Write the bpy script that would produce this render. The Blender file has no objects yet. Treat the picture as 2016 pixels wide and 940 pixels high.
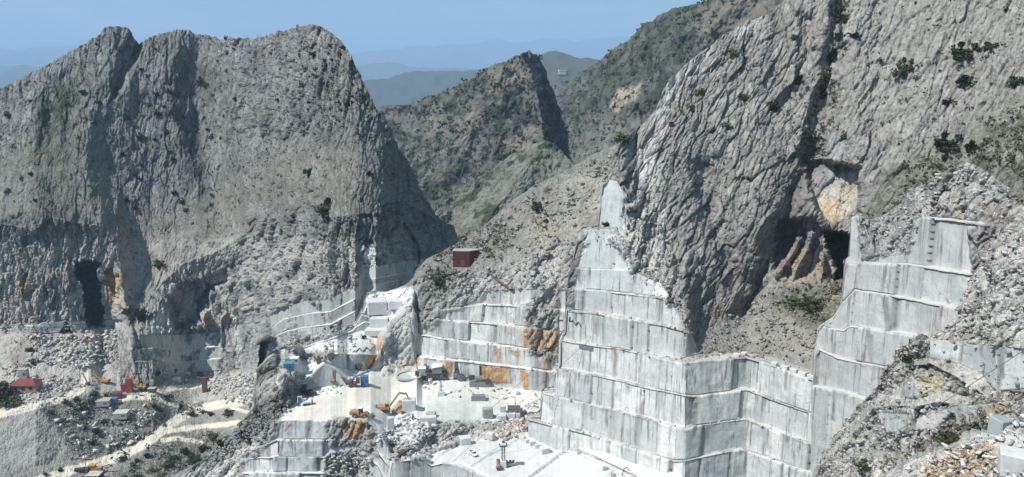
import bpy, math, random
import numpy as np
from mathutils import Vector, Matrix
random.seed(7)
S = bpy.context.scene
C = S.collection
R = math.radians

# ------------------------------------------------------------------ camera, sky, sun, exposure
CAMZ = 300.0
FPX = 1582.0
PITCH = math.atan(330.0 / FPX)
cam_d = bpy.data.cameras.new('camera')
cam = bpy.data.objects.new('camera', cam_d); C.objects.link(cam)
cam.location = (0, 0, CAMZ)
cam.rotation_euler = (math.pi / 2 - PITCH, 0, 0)
cam_d.sensor_width = 36.0
cam_d.lens = 36.0 * FPX / 2016.0
cam_d.clip_start = 0.5
cam_d.clip_end = 90000
S.camera = cam

SUN_EL, SUN_DIR = 52.0, Vector((-0.88, -0.47, 0)).normalized()
world = bpy.data.worlds.new('World'); S.world = world
world.use_nodes = True
wn = world.node_tree
for n in list(wn.nodes): wn.nodes.remove(n)
wo = wn.nodes.new('ShaderNodeOutputWorld'); wb = wn.nodes.new('ShaderNodeBackground')
sky = wn.nodes.new('ShaderNodeTexSky'); sky.sky_type = 'NISHITA'; sky.sun_disc = False
sky.sun_elevation = R(SUN_EL)
sky.sun_rotation = math.atan2(SUN_DIR.x, SUN_DIR.y)
sky.altitude = 900; sky.air_density = 1.0; sky.dust_density = 0.2; sky.ozone_density = 2.0
wb.inputs['Strength'].default_value = 0.088
wmix = wn.nodes.new('ShaderNodeMix'); wmix.data_type = 'RGBA'; wmix.blend_type = 'MIX'
wmix.inputs[0].default_value = 0.45; wmix.inputs[7].default_value = (1.75, 3.9, 5.1, 1)
wn.links.new(sky.outputs[0], wmix.inputs[6])
# a few thin high clouds
wt = wn.nodes.new('ShaderNodeTexCoord'); wp = wn.nodes.new('ShaderNodeMapping'); wp.inputs['Scale'].default_value = (3.2, 3.2, 26); wp.inputs['Location'].default_value = (1.3, .4, .35)
wz = wn.nodes.new('ShaderNodeTexNoise'); wz.inputs['Scale'].default_value = 1.0; wz.inputs['Detail'].default_value = 7; wz.inputs['Roughness'].default_value = .62
wr_ = wn.nodes.new('ShaderNodeMapRange'); wr_.inputs[1].default_value = .50; wr_.inputs[2].default_value = .80; wr_.inputs[3].default_value = 0; wr_.inputs[4].default_value = .5
wc = wn.nodes.new('ShaderNodeMix'); wc.data_type = 'RGBA'; wc.inputs[7].default_value = (8.5, 8.8, 9.2, 1)
wn.links.new(wt.outputs['Generated'], wp.inputs[0]); wn.links.new(wp.outputs[0], wz.inputs['Vector']); wn.links.new(wz.outputs[0], wr_.inputs[0]); wn.links.new(wr_.outputs[0], wc.inputs[0])
wn.links.new(wmix.outputs[2], wc.inputs[6]); wn.links.new(wc.outputs[2], wb.inputs[0]); wn.links.new(wb.outputs[0], wo.inputs[0])
sd = bpy.data.lights.new('sun', 'SUN'); sd.energy = 4.8; sd.angle = R(0.5); sd.color = (1.0, 0.955, 0.89)
sun = bpy.data.objects.new('sun', sd); C.objects.link(sun)
tosun = Vector((SUN_DIR.x * math.cos(R(SUN_EL)), SUN_DIR.y * math.cos(R(SUN_EL)), math.sin(R(SUN_EL))))
sun.rotation_euler = tosun.to_track_quat('Z', 'Y').to_euler()
sun.location = (-200, 0, 700)
S.view_settings.view_transform = 'Standard'
S.view_settings.look = 'None'
S.view_settings.exposure = 0.32
S.view_settings.gamma = 1.0
S.view_settings.use_curve_mapping = False
S.cycles.max_bounces = 6
S.cycles.diffuse_bounces = 3
S.cycles.volume_bounces = 1

# ------------------------------------------------------------------ numeric noise
rng = np.random.RandomState(11)
PERM = rng.permutation(4096).astype(np.int64)
GRAD = rng.normal(size=(4096, 3)); GRAD /= np.linalg.norm(GRAD, axis=1)[:, None]
GRAD = GRAD.astype(np.float32)
RND = rng.rand(4096, 8).astype(np.float32)

def ihash(i, j, k, s=0):
    h = PERM[(i + 131 * s) & 4095]
    h = PERM[(h + j) & 4095]
    return PERM[(h + k) & 4095]

def perlin(p, s=0):
    f0 = np.floor(p); i = f0.astype(np.int64); f = (p - f0).astype(np.float32)
    u = f * f * f * (f * (f * 6 - 15) + 10)
    out = 0
    for a in (0, 1):
        wx = u[..., 0] if a else 1 - u[..., 0]
        for b in (0, 1):
            wy = u[..., 1] if b else 1 - u[..., 1]
            for c in (0, 1):
                wz = u[..., 2] if c else 1 - u[..., 2]
                g = GRAD[ihash(i[..., 0] + a, i[..., 1] + b, i[..., 2] + c, s)]
                d = g[..., 0] * (f[..., 0] - a) + g[..., 1] * (f[..., 1] - b) + g[..., 2] * (f[..., 2] - c)
                out = out + wx * wy * wz * d
    return out * 1.5

def fbm(p, octaves=4, s=0, gain=0.5, lac=2.03):
    a = 1.0; t = 0; q = p
    for o in range(octaves):
        t = t + a * perlin(q, s + o); a *= gain; q = q * lac + 7.3
    return t

def cells(p, s=0, jit=0.9):
    """nearest feature point: offset vector, random values of the cell, gap to the second nearest"""
    b = np.floor(p).astype(np.int64)
    sh = p.shape[:-1]
    d1 = np.full(sh, 9.0, np.float32); d2 = np.full(sh, 9.0, np.float32)
    idb = np.zeros(sh, np.int64); off = np.zeros(p.shape, np.float32)
    r = (p - b)
    for a in (-1, 0, 1):
        for c in (-1, 0, 1):
            for e in (-1, 0, 1):
                h = ihash(b[..., 0] + a, b[..., 1] + c, b[..., 2] + e, s)
                q = RND[h]
                v = np.stack([r[..., 0] - a - 0.5 - jit * (q[..., 0] - 0.5), r[..., 1] - c - 0.5 - jit * (q[..., 1] - 0.5),
                              r[..., 2] - e - 0.5 - jit * (q[..., 2] - 0.5)], -1).astype(np.float32)
                d = (v * v).sum(-1)
                m = d < d1
                d2 = np.where(m, d1, np.minimum(d2, d))
                d1 = np.where(m, d, d1); idb = np.where(m, h, idb); off = np.where(m[..., None], v, off)
    return off, RND[idb], np.sqrt(d2) - np.sqrt(d1)

def facets(p, scale, stretch=None, s=0, tilt=0.9, step=0.5):
    """cracked, tilted slab relief in units of the cell size"""
    q = p / scale
    if stretch is not None:
        ax, k = stretch
        ax = np.array(ax, float); ax /= np.linalg.norm(ax)
        along = (q @ ax)[..., None] * ax
        q = q + along * (1.0 / k - 1)
    off, rnd, gap = cells(q, s)
    t = (rnd[..., 3:6] - 0.5) * 2
    h = (off * t).sum(-1) * tilt + (rnd[..., 6] - 0.5) * step
    crack = np.clip(1 - gap / 0.14, 0, 1)
    return (h - 0.5 * crack) * scale, rnd[..., 7], crack

# ------------------------------------------------------------------ rays
CP, SP = math.cos(PITCH), math.sin(PITCH)
def ray(px, py):
    c = (np.asarray(px, float) - 1008) / FPX; d = (np.asarray(py, float) - 470) / FPX
    x = c; y = CP - d * SP; z = -SP - d * CP
    hr = np.sqrt(x * x + y * y)
    return x / hr, y / hr, z / hr          # horizontal unit direction and tan(elevation)

def curve(pts, x):
    a = np.array(pts, float)
    return np.interp(x, a[:, 0], a[:, 1])

def sstep(t): 
    t = np.clip(t, 0, 1); return t * t * (3 - 2 * t)

class Sheet:
    """a stretch of terrain walked from its foot upwards: between two traced edges the ground
    climbs at a given slope, so every point has its own distance and height"""
    def __init__(self, x0, x1, step, foot, d0, segs, ystep=None, back=(35, 6, 10), xs=None, wobble=0, jag=0):
        ystep = ystep or step
        xs = np.arange(x0, x1 + .1, step) if xs is None else xs
        n = len(xs)
        y = curve(foot, xs); D = curve(d0, xs)
        zt = ray(xs, y)[2]; z = D * zt
        PX, PY, DD, SEG, TT = [xs], [y], [D], [np.zeros(n, int)], [np.zeros(n)]
        for k, sg in enumerate(segs):
            yt = np.minimum(curve(sg[0], xs), y) if not isinstance(sg[0], (int, float)) else np.minimum(y, y * 0 + sg[0])
            if wobble and sg[2] != 'rock' and sg[2] != 'talus':
                q = np.stack([xs / 16, xs * 0 + (k // 2) * 7.7, xs * 0], -1)
                j = np.round(perlin(q * .6, 3) * 2.5) / 2.5 * 1.1 + perlin(q * 2.5, 9) * .3
                yt = np.minimum(yt + wobble * j * np.clip((y - yt) / 3, 0, 1), y)
            if jag and k == len(segs) - 1:
                q = np.stack([xs / 22, xs * 0 + 3.3, xs * 0], -1)
                yt = yt - jag * (np.abs(fbm(q, 5, 17)) * 2.2 - .8)
            sl = sg[1]
            sl = curve(sl, xs) if isinstance(sl, list) else np.full(n, float(sl))
            t = np.tan(np.radians(sl))
            nr = max(1, int(np.ceil((y - yt).max() / ystep)))
            for r in range(1, nr + 1):
                yy = y + (yt - y) * r / nr
                te = ray(xs, yy)[2]
                dd = (z - t * D) / (te - t)
                PX.append(xs); PY.append(yy); DD.append(dd); SEG.append(np.full(n, k)); TT.append(np.full(n, r / nr))
            dn = DD[-1]; z = dn * ray(xs, yt)[2]; D = dn; y = yt
        self.px = np.array(PX); self.py = np.array(PY); self.D = np.array(DD); self.seg = np.array(SEG); self.t = np.array(TT)
        self.kinds = [sg[2] for sg in segs]
        self.back = back
        self.wob = fbm(np.stack([self.px / 40, self.py / 40, self.px * 0], -1), 4, 40)
        self.wob2 = fbm(np.stack([self.px / 40 + 31, self.py / 40 + 9, self.px * 0], -1), 4, 44)
    def build_xyz(self):
        rx, ry, te = ray(self.px, self.py)
        self.P = np.stack([rx * self.D, ry * self.D, te * self.D + CAMZ], -1)
    def normals(self, blur=0):
        P = self.P
        for _ in range(blur):
            for ax in (0, 1):
                Q = np.concatenate([np.take(P, [0], ax), P, np.take(P, [-1], ax)], ax)
                P = (Q.take(range(0, Q.shape[ax] - 2), ax) + Q.take(range(1, Q.shape[ax] - 1), ax) + Q.take(range(2, Q.shape[ax]), ax)) / 3
        du = np.gradient(P, axis=1); dv = np.gradient(P, axis=0)
        n = np.cross(du, dv)
        l = np.linalg.norm(n, axis=-1)
        bad = l < 1e-9
        l[bad] = 1; n = n / l[..., None]
        view = P - np.array([0, 0, CAMZ])
        f = np.sign(-(n * view).sum(-1)); f[f == 0] = 1
        n = n * f[..., None]
        n[bad] = (0, 0, 1)
        return n
    def w(self, *kinds, blur=0):
        m = np.isin(self.seg, [i for i, k in enumerate(self.kinds) if k in kinds]).astype(float)
        return m
    def inside(self, pts, soft=4, wob=0):
        px = self.px + self.wob * wob; py = self.py + self.wob2 * wob
        a = np.array(pts, float); b = np.roll(a, -1, 0)
        x0, x1 = a[:, 0].min() - 60, a[:, 0].max() + 60; y0, y1 = a[:, 1].min() - 60, a[:, 1].max() + 60
        out = np.zeros(self.px.shape)
        sel = (self.px > x0) & (self.px < x1) & (self.py > y0) & (self.py < y1)
        X = px[sel]; Y = py[sel]
        if X.size == 0: return out
        d = np.full(X.shape, 1e9); ins = np.zeros(X.shape, bool)
        for (ax, ay), (bx, by) in zip(a, b):
            ex, ey = bx - ax, by - ay
            t = np.clip(((X - ax) * ex + (Y - ay) * ey) / (ex * ex + ey * ey + 1e-9), 0, 1)
            d = np.minimum(d, np.hypot(X - ax - t * ex, Y - ay - t * ey))
            c = (ay > Y) != (by > Y)
            ins ^= c & (X < ex * (Y - ay) / (ey if abs(ey) > 1e-9 else 1e-9) + ax)
        sdv = np.where(ins, d, -d)
        out[sel] = sstep(sdv / soft * .5 + .5)
        return out
    def near(self, pts, width, wob=0):
        """1 on a line, 0 at the given distance from it (pixels of the photo)"""
        px = self.px + self.wob * wob; py = self.py + self.wob2 * wob
        d = np.full(px.shape, 1e9)
        for (ax, ay), (bx, by) in zip(pts[:-1], pts[1:]):
            ex, ey = bx - ax, by - ay
            t = np.clip(((px - ax) * ex + (py - ay) * ey) / (ex * ex + ey * ey + 1e-9), 0, 1)
            d = np.minimum(d, np.hypot(px - ax - t * ex, py - ay - t * ey))
        return np.clip(1 - d / width, 0, 1)
    def side(self, pts):
        """horizontal distance in pixels to the right of a line given from top to bottom"""
        a = np.array(pts, float); o = np.argsort(a[:, 1])
        return self.px - np.interp(self.py, a[o, 1], a[o, 0])
    def start_paint(self, col):
        self.col = np.zeros(self.px.shape + (3,)) + np.array(col)
        self.msk = np.zeros(self.px.shape + (4,))      # cut marble, plants, loose stone
    def paint(self, m, col, mult=False):
        c = np.array(col); m = m[..., None]
        self.col = self.col * (1 - m) + (self.col * c if mult else c) * m
    def emit(self, names, default, mat, label_of=None):
        """one mesh for each kind of ground; names = {object name: boolean vertex grid}"""
        P = self.P; rows, cols = P.shape[:2]
        deg, nb, st = self.back
        if nb:
            top = P[-1]; view = top - np.array([0, 0, CAMZ]); view[:, 2] = 0
            view /= np.linalg.norm(view, axis=1)[:, None]
            ex = []
            for k in range(1, nb + 1):
                q = top + view * (st * k)
                q[:, 2] -= st * k * math.tan(R(deg)) + 0.0
                q[:, 2] += fbm(q / 15, 3, 5) * 3
                ex.append(q)
            P = np.concatenate([P, np.array(ex)], 0)
            rep = lambda a: np.concatenate([a, np.repeat(a[-1:], nb, 0)], 0)
            col, msk = rep(self.col), rep(self.msk)
            names = {k: rep(v) for k, v in names.items()}
        else:
            col, msk = self.col, self.msk
        rows = P.shape[0]
        idx = np.arange(rows * cols).reshape(rows, cols)
        f = np.stack([idx[:-1, :-1], idx[:-1, 1:], idx[1:, 1:], idx[1:, :-1]], -1).reshape(-1, 4)
        V = P.reshape(-1, 3); CC = col.reshape(-1, 3); MM = msk.reshape(-1, 4)
        own = np.zeros(len(f), int)
        keys = list(names)
        for i, k in enumerate(keys):
            own[names[k].reshape(-1)[f].sum(1) >= 3] = i + 1
        # drop collapsed faces
        a = V[f[:, 0]]; b = V[f[:, 1]]; c = V[f[:, 2]]; d = V[f[:, 3]]
        ar = np.linalg.norm(np.cross(c - a, d - b), axis=1)
        own[ar < 1e-5] = -1
        made = []
        for i, k in enumerate([default] + keys):
            ff = f[own == i]
            if len(ff) == 0: continue
            u, inv = np.unique(ff, return_inverse=True)
            o = grid_mesh(k, V[u], inv.reshape(-1, 4), CC[u], MM[u], mat)
            made.append(o)
        return made

def grid_mesh(name, V, F, col, msk, mat):
    me = bpy.data.meshes.new(name)
    me.vertices.add(len(V)); me.vertices.foreach_set('co', V.astype(np.float32).ravel())
    k = F.shape[1]
    me.loops.add(len(F) * k); me.loops.foreach_set('vertex_index', F.astype(np.int32).ravel())
    me.polygons.add(len(F)); me.polygons.foreach_set('loop_start', np.arange(0, len(F) * k, k, dtype=np.int32))
    me.polygons.foreach_set('loop_total', np.full(len(F), k, np.int32))
    me.update(calc_edges=True)
    for nm, a in (('tint', col), ('cover', msk)):
        if a is None: continue
        at = me.attributes.new(nm, 'FLOAT_COLOR', 'POINT')
        at.data.foreach_set('color', (a if a.shape[1] == 4 else np.concatenate([a, np.ones((len(a), 1))], 1)).astype(np.float32).ravel())
    me.materials.append(mat)
    o = bpy.data.objects.new(name, me); C.objects.link(o)
    o['kind'] = 'structure'
    return o

# ------------------------------------------------------------------ materials
def nodes(m):
    m.use_nodes = True; nt = m.node_tree
    for n in list(nt.nodes): nt.nodes.remove(n)
    o = nt.nodes.new('ShaderNodeOutputMaterial'); b = nt.nodes.new('ShaderNodeBsdfPrincipled')
    nt.links.new(b.outputs[0], o.inputs[0])
    return nt, b
def N(nt, t, **kw):
    n = nt.nodes.new(t)
    for k, v in kw.items():
        if k.startswith('i_'):
            n.inputs[k[2:].replace('_', ' ')].default_value = v
        else: setattr(n, k, v)
    return n
def maths(nt, op, a, b=None, clamp=False):
    n = nt.nodes.new('ShaderNodeMath'); n.operation = op; n.use_clamp = clamp
    for i, v in enumerate((a, b)):
        if v is None: continue
        if isinstance(v, (int, float)): n.inputs[i].default_value = v
        else: nt.links.new(v, n.inputs[i])
    return n.outputs[0]
def maprange(nt, v, a, b, c, d):
    n = nt.nodes.new('ShaderNodeMapRange'); n.clamp = True
    nt.links.new(v, n.inputs[0])
    for i, q in enumerate((a, b, c, d)): n.inputs[i + 1].default_value = q
    return n.outputs[0]
def mixc(nt, f, a, b, typ='MIX'):
    n = nt.nodes.new('ShaderNodeMix'); n.data_type = 'RGBA'; n.blend_type = typ
    for sock, v in ((n.inputs[0], f), (n.inputs[6], a), (n.inputs[7], b)):
        if isinstance(v, (int, float)): sock.default_value = v
        elif isinstance(v, tuple): sock.default_value = (*v, 1)
        else: nt.links.new(v, sock)
    return n.outputs[2]

def ground_material():
    m = bpy.data.materials.new('quarry_ground'); nt, b = nodes(m); L = nt.links.new
    tc = N(nt, 'ShaderNodeTexCoord')
    at = N(nt, 'ShaderNodeAttribute', attribute_name='tint'); am = N(nt, 'ShaderNodeAttribute', attribute_name='cover')
    sep = N(nt, 'ShaderNodeSeparateColor'); L(am.outputs['Color'], sep.inputs[0])
    wall, veg, loose = sep.outputs[0], sep.outputs[1], sep.outputs[2]
    def noise(scale, det=4, rough=.6, vec=None, dist=0):
        n = N(nt, 'ShaderNodeTexNoise'); n.inputs['Scale'].default_value = scale; n.inputs['Detail'].default_value = det
        n.inputs['Roughness'].default_value = rough; n.inputs['Distortion'].default_value = dist
        L(vec if vec is not None else tc.outputs['Object'], n.inputs['Vector']); return n.outputs[0]
    def mapped(s, rot=(0, 0, 0)):
        n = N(nt, 'ShaderNodeMapping'); n.inputs['Scale'].default_value = s; n.inputs['Rotation'].default_value = rot
        L(tc.outputs['Object'], n.inputs[0]); return n.outputs[0]
    col = at.outputs['Color']
    # mottling of natural rock
    n1 = noise(.35, 6, .7); n2 = noise(1.7, 4, .7)
    f = maths(nt, 'MULTIPLY', maprange(nt, n1, .3, .7, .72, 1.25), maprange(nt, n2, .3, .7, .78, 1.2))
    nw = maths(nt, 'SUBTRACT', 1.0, wall)
    smooth = am.outputs['Alpha']; keep = maths(nt, 'MULTIPLY', nw, maths(nt, 'SUBTRACT', 1.0, maths(nt, 'MULTIPLY', smooth, .7)))
    f = maths(nt, 'ADD', maths(nt, 'MULTIPLY', f, keep), maths(nt, 'SUBTRACT', 1.0, keep))
    rockf = N(nt, 'ShaderNodeCombineXYZ')
    for i in range(3): L(f, rockf.inputs[i])
    col = mixc(nt, 1.0, col, rockf.outputs[0], 'MULTIPLY')
    # dark seams and lichen specks on bare rock
    sp = noise(.9, 5, .75, mapped((1, 1, .35), (.35, .5, 0)))
    spm = maths(nt, 'MULTIPLY', maprange(nt, sp, .55, .68, 0, .55), maths(nt, 'MULTIPLY', nw, maths(nt, 'SUBTRACT', 1.0, smooth)))
    col = mixc(nt, spm, col, (.10, .105, .095))
    # scrub
    vg = noise(.55, 5, .7)
    vm = maths(nt, 'MULTIPLY', veg, maprange(nt, vg, .42, .58, .15, 1.0))
    col = mixc(nt, vm, col, (.060, .072, .042))
    # cut marble: grey clouds, rust and black run-off streaks, pale dust
    cl = noise(.11, 5, .6, None, 1.2)
    col = mixc(nt, maths(nt, 'MULTIPLY', wall, maprange(nt, cl, .40, .66, 0, .8)), col, (.42, .45, .445))
    st = noise(.75, 5, .72, mapped((1, 1, .045)))
    st2 = noise(.09, 2, .5)
    stm = maths(nt, 'MULTIPLY', maprange(nt, st, .54, .62, 0, 1), maprange(nt, st2, .42, .58, .10, 1))
    col = mixc(nt, maths(nt, 'MULTIPLY', maths(nt, 'MULTIPLY', wall, stm), .78), col, (.14, .135, .125))
    st3 = noise(1.9, 3, .6, mapped((1, 1, .03)))
    col = mixc(nt, maths(nt, 'MULTIPLY', wall, maprange(nt, st3, .50, .70, 0, .32)), col, (.30, .31, .31))
    vn = noise(.32, 4, .6, mapped((1, 1, .8), (.6, .4, .3)), 2.5)
    vv = maths(nt, 'ABSOLUTE', maths(nt, 'SUBTRACT', vn, .5))
    col = mixc(nt, maths(nt, 'MULTIPLY', wall, maprange(nt, vv, 0, .014, .7, 0)), col, (.22, .22, .21))
    b.inputs['Roughness'].default_value = .93
    b.inputs['Specular IOR Level'].default_value = .15
    L(col, b.inputs['Base Color'])
    # relief finer than the mesh
    vo = N(nt, 'ShaderNodeTexVoronoi'); vo.feature = 'F1'; vo.inputs['Scale'].default_value = .9
    L(mapped((1, 1, .45), (.3, .45, 0)), vo.inputs['Vector'])
    hb = maths(nt, 'ADD', maths(nt, 'MULTIPLY', vo.outputs['Distance'], .8), maths(nt, 'MULTIPLY', n2, .9))
    hb = maths(nt, 'ADD', hb, maths(nt, 'MULTIPLY', noise(4.5, 3, .6), .35))
    flat = maths(nt, 'MULTIPLY', am.outputs['Alpha'], .93)
    hb = maths(nt, 'MULTIPLY', hb, maths(nt, 'SUBTRACT', maths(nt, 'ADD', maths(nt, 'MULTIPLY', nw, .9), .1), maths(nt, 'MULTIPLY', flat, nw)))
    bp = N(nt, 'ShaderNodeBump'); bp.inputs['Strength'].default_value = .85; bp.inputs['Distance'].default_value = .8
    L(hb, bp.inputs['Height']); L(bp.outputs[0], b.inputs['Normal'])
    return m
GROUND = ground_material()
# ------------------------------------------------------------------ the land
GREY = (.275, .272, .262); PALE = (.42, .42, .405); WHITE = (.64, .64, .615); MARBLE = (.66, .675, .655)
DUST = (.46, .45, .41); TRACK = (.58, .55, .465); SCREE = (.33, .325, .31); RUST = (.48, .27, .13); TAN = (.50, .43, .32)
DARKROCK = (.17, .17, .165)

def relief(sh, amp=1.0, axis=(.1, .1, 1), k=3.5, big=9.0, small=3.0, talus=1.0, block=(13.0, .35), seed=0, macro=1.0, bigamp=.22, blur=5, face=None):
    n = sh.normals(); nb = sh.normals(blur); P = sh.P
    wr, wt, ww, wf = (sh.w(x) for x in ('rock', 'talus', 'wall', 'floor'))
    if hasattr(sh, 'rough'):
        wr = np.maximum(wr, sh.rough); ww = ww * (1 - sh.rough); wf = wf * (1 - sh.rough)
    if hasattr(sh, 'calm'): wr = wr * (1 - sh.calm)
    q = np.clip(wr + wt, 0, 1)[..., None]
    vw = np.array([0, 0, CAMZ]) - P; vw /= np.linalg.norm(vw, axis=-1)[..., None]
    n = (nb + vw * .8) * q + n * (1 - q); n /= np.linalg.norm(n, axis=-1)[..., None] + 1e-9
    h = np.zeros(P.shape[:2])
    h += fbm(P / 45, 3, seed) * 4.0 * macro * (wr + wt * .35)
    PW = P
    if face:      # seams follow the face itself: metres across and up the slope
        m_, big, small = face; z_ = P[..., 1] * 0 + seed * 3.1
        wx = fbm(P / 22, 3, 31) * 2.2; P = np.stack([sh.px * m_ + wx, z_, -sh.py * m_ + wx * .4], -1)
    f1, r1, c1 = facets(P + fbm(P / 14, 2, 3)[..., None] * .8, big, (axis, k), 1 + seed, .9, .7)
    f2, r2, c2 = facets(P, small, (axis, k), 2 + seed, .9, .8)
    f3, r3, c3 = facets(P, small * .42, (axis, k * .7), 5 + seed, .8, .9)
    P = PW
    gain = sh.gain if hasattr(sh, 'gain') else 1.0
    h += wr * amp * gain * (f1 * bigamp + f2 * .55 + f3 * .6)
    h += wt * talus * (fbm(P / 7, 4, 9) * .7 + f2 * .12 + f3 * .25)
    h += wf * fbm(P / 14, 3, 12) * .25
    # cut blocks: each stands a little in or out, thin saw cuts between
    u = P[..., 0] * .8 - P[..., 1] * .6
    lev = sh.seg
    off = RND[(lev * 37) & 4095, 0] * 50
    v = (u + off) / block[0]; v = v + .28 * np.sin(v * 2.3 + off)
    cell = np.floor(v).astype(int)
    hb = ihash(cell, lev, lev * 0, 3)
    fr = v - cell
    edge = np.clip(1 - np.minimum(fr, 1 - fr) * block[0] / .6, 0, 1)
    h += ww * ((RND[hb, 1] - .5) * block[1] * 2 + fbm(P / 5, 3, 8) * .16 - edge * .35 * (RND[hb, 3] > .2))
    sh.P = P + n * h[..., None]
    sh.crack = np.clip(np.maximum(c1 * .8, c2 * .9), 0, 1); sh.blk = RND[hb, 2]; sh.cut = edge * ww * (RND[hb, 3] > .2)
    sh.facet_rnd = r1; sh.f2r = .6 * r2 + .4 * r3

def lateral(sh, w, n, passes=3):
    """even out the walked distances between neighbouring columns"""
    D = sh.D.copy()
    for _ in range(passes):
        Q = np.pad(D, ((0, 0), (n, n)), mode='edge'); cs = np.cumsum(np.pad(Q, ((0, 0), (1, 0))), 1)
        D = (cs[:, 2 * n + 1:] - cs[:, :-2 * n - 1]) / (2 * n + 1)
    sh.D = sh.D * (1 - w) + D * w

def spur(sh, line, a, wl, wr):
    """a rib with a long sunny side to the left and a steep side to the right"""
    s = sh.side(line) + sh.wob * 7 + sh.wob2 * 4
    ys = [y for x, y in line]; f = sstep((sh.py - min(ys) + 20) / 40) * sstep((max(ys) + 40 - sh.py) / 60)
    sh.D -= a * f * np.clip(1 - np.where(s > 0, s / wr, -s / wl), 0, 1)

def clumps(sh, size, lo, col, w=1.0, seed=0):
    """trees and thickets too far off to tell apart, as patches on the slope"""
    m = sstep((fbm(sh.P / size, 3, 60 + seed) - lo) * 6) * w
    sh.paint(m * .85, col); return m

def basic_paint(sh, rock=GREY, talus=SCREE, wall=MARBLE, floor=WHITE):
    sh.start_paint(rock)
    for k, c in (('talus', talus), ('wall', wall), ('floor', floor)): sh.paint(sh.w(k) * (1 if k != 'floor' or not hasattr(sh, 'rough') else 1 - sh.rough), c)
    wr = sh.w('rock'); wt = sh.w('talus'); ww = sh.w('wall')
    if hasattr(sh, 'rough'): 
        sh.paint(sh.rough * ww, PALE); ww = ww * (1 - sh.rough); wr = np.maximum(wr, sh.rough)
    v = .66 + .30 * sh.facet_rnd + .44 * sh.f2r
    sh.paint(wr, np.stack([v] * 3, -1), True)
    sh.paint(wr * sh.crack * .68, (.07, .07, .07))
    sh.paint(wt * .8, np.stack([.8 + .4 * sh.f2r] * 3, -1), True)
    sh.paint(ww, np.stack([.70 + .38 * sh.blk, .72 + .36 * sh.blk, .735 + .33 * sh.blk], -1), True)
    sh.paint(sh.cut * .9, (.10, .10, .09))
    u = (sh.P[..., 0] * .8 - sh.P[..., 1] * .6); sg = sh.seg * 3.7
    d1 = perlin(np.stack([u / 1.1, sg, u * 0], -1), 70) + .45 * perlin(np.stack([u / 5, sg, u * 0 + 5], -1), 71)
    ln = perlin(np.stack([u / .8, sg + 9, u * 0], -1), 72) * .7 + .35
    q = ww * sstep((d1 - .22) * 5) * sstep((sh.t - ln) * 2.5); sh.paint(q * .8, (.12, .12, .115))
    d2 = perlin(np.stack([u / 2.6, sg + 4, sh.P[..., 2] / 30], -1), 73); q = ww * sstep((d2 - .30) * 5) * (1 - .5 * sh.t); sh.paint(q * .5, (.30, .285, .26))
    cr = np.abs(fbm(sh.P / 9, 3, 74)); q = ww * np.clip(1 - cr / .022, 0, 1) * (fbm(sh.P / 22, 2, 75) > .0); sh.paint(q * .75, (.12, .115, .105))
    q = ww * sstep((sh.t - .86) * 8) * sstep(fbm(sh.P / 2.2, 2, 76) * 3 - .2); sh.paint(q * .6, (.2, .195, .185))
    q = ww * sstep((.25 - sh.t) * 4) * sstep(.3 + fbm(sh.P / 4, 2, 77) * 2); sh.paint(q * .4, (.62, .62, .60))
    q = sh.w('floor') * (sh.msk[..., 3] * 0 + 1); sh.paint(q * np.clip(.12 + fbm(sh.P / 3, 3, 78) * .7, 0, .5), (.44, .435, .415))
    sh.msk[..., 0] = ww; sh.msk[..., 2] = wt; sh.msk[..., 3] = sh.w('floor') * (1 - (sh.rough if hasattr(sh, 'rough') else 0))

def lvl(pts, dy): return [(x, y + dy) for x, y in pts]

# ---- far blue ridges
def ridge(name, top, dist, base_y, col, slope=24, step=4, veg=.3):
    sh = Sheet(top[0][0], top[-1][0], step, [(top[0][0], base_y), (top[-1][0], base_y)], [(0, dist)],
               [(top, slope, 'rock')], ystep=4, back=(15, 4, dist * .05))
    sh.build_xyz()
    n = sh.normals(); P = sh.P
    h = fbm(P / (dist * .05), 5, 3) * dist * .008
    sh.P = P + n * (h * 2.4 * np.clip(1.0 - sh.t * .8, 0, 1))[..., None]
    sh.P[..., 2] += fbm(P / (dist * .012), 3, 5) * dist * .0007
    sh.start_paint(col); sh.msk[..., 1] = veg
    return sh.emit({}, name, GROUND)
ridge('distant_mountains', [(-400, 96), (-160, 96), (0, 93), (50, 99), (92, 92), (150, 91), (230, 95), (600, 108), (690, 104), (730, 100), (760, 99), (790, 93), (815, 88), (835, 91), (870, 87), (905, 90), (935, 88), (975, 79), (1010, 85), (1070, 75), (1100, 79), (1160, 79), (1200, 77), (1240, 70), (1300, 80), (1500, 95), (2400, 90)], 26000, 150, (.10, .12, .11))
ridge('distant_hills', [(-400, 140), (0, 130), (300, 138), (600, 130), (690, 128), (740, 124), (785, 121), (810, 130), (900, 138), (1100, 130), (1300, 120)], 15000, 175, (.09, .11, .09))
ridge('wooded_hills', [(-400, 170), (0, 190), (400, 190), (640, 175), (720, 158), (760, 152), (800, 140), (850, 137), (900, 141), (960, 133), (1000, 134), (1100, 150)], 6500, 230, (.07, .075, .06), 22, 3, .6)
ridge('wooded_hills', [(1000, 150), (1040, 128), (1062, 110), (1095, 101), (1120, 106), (1140, 113), (1175, 119), (1220, 128), (1300, 150)], 3600, 230, (.085, .09, .065), 24, 2, .6)

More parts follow.
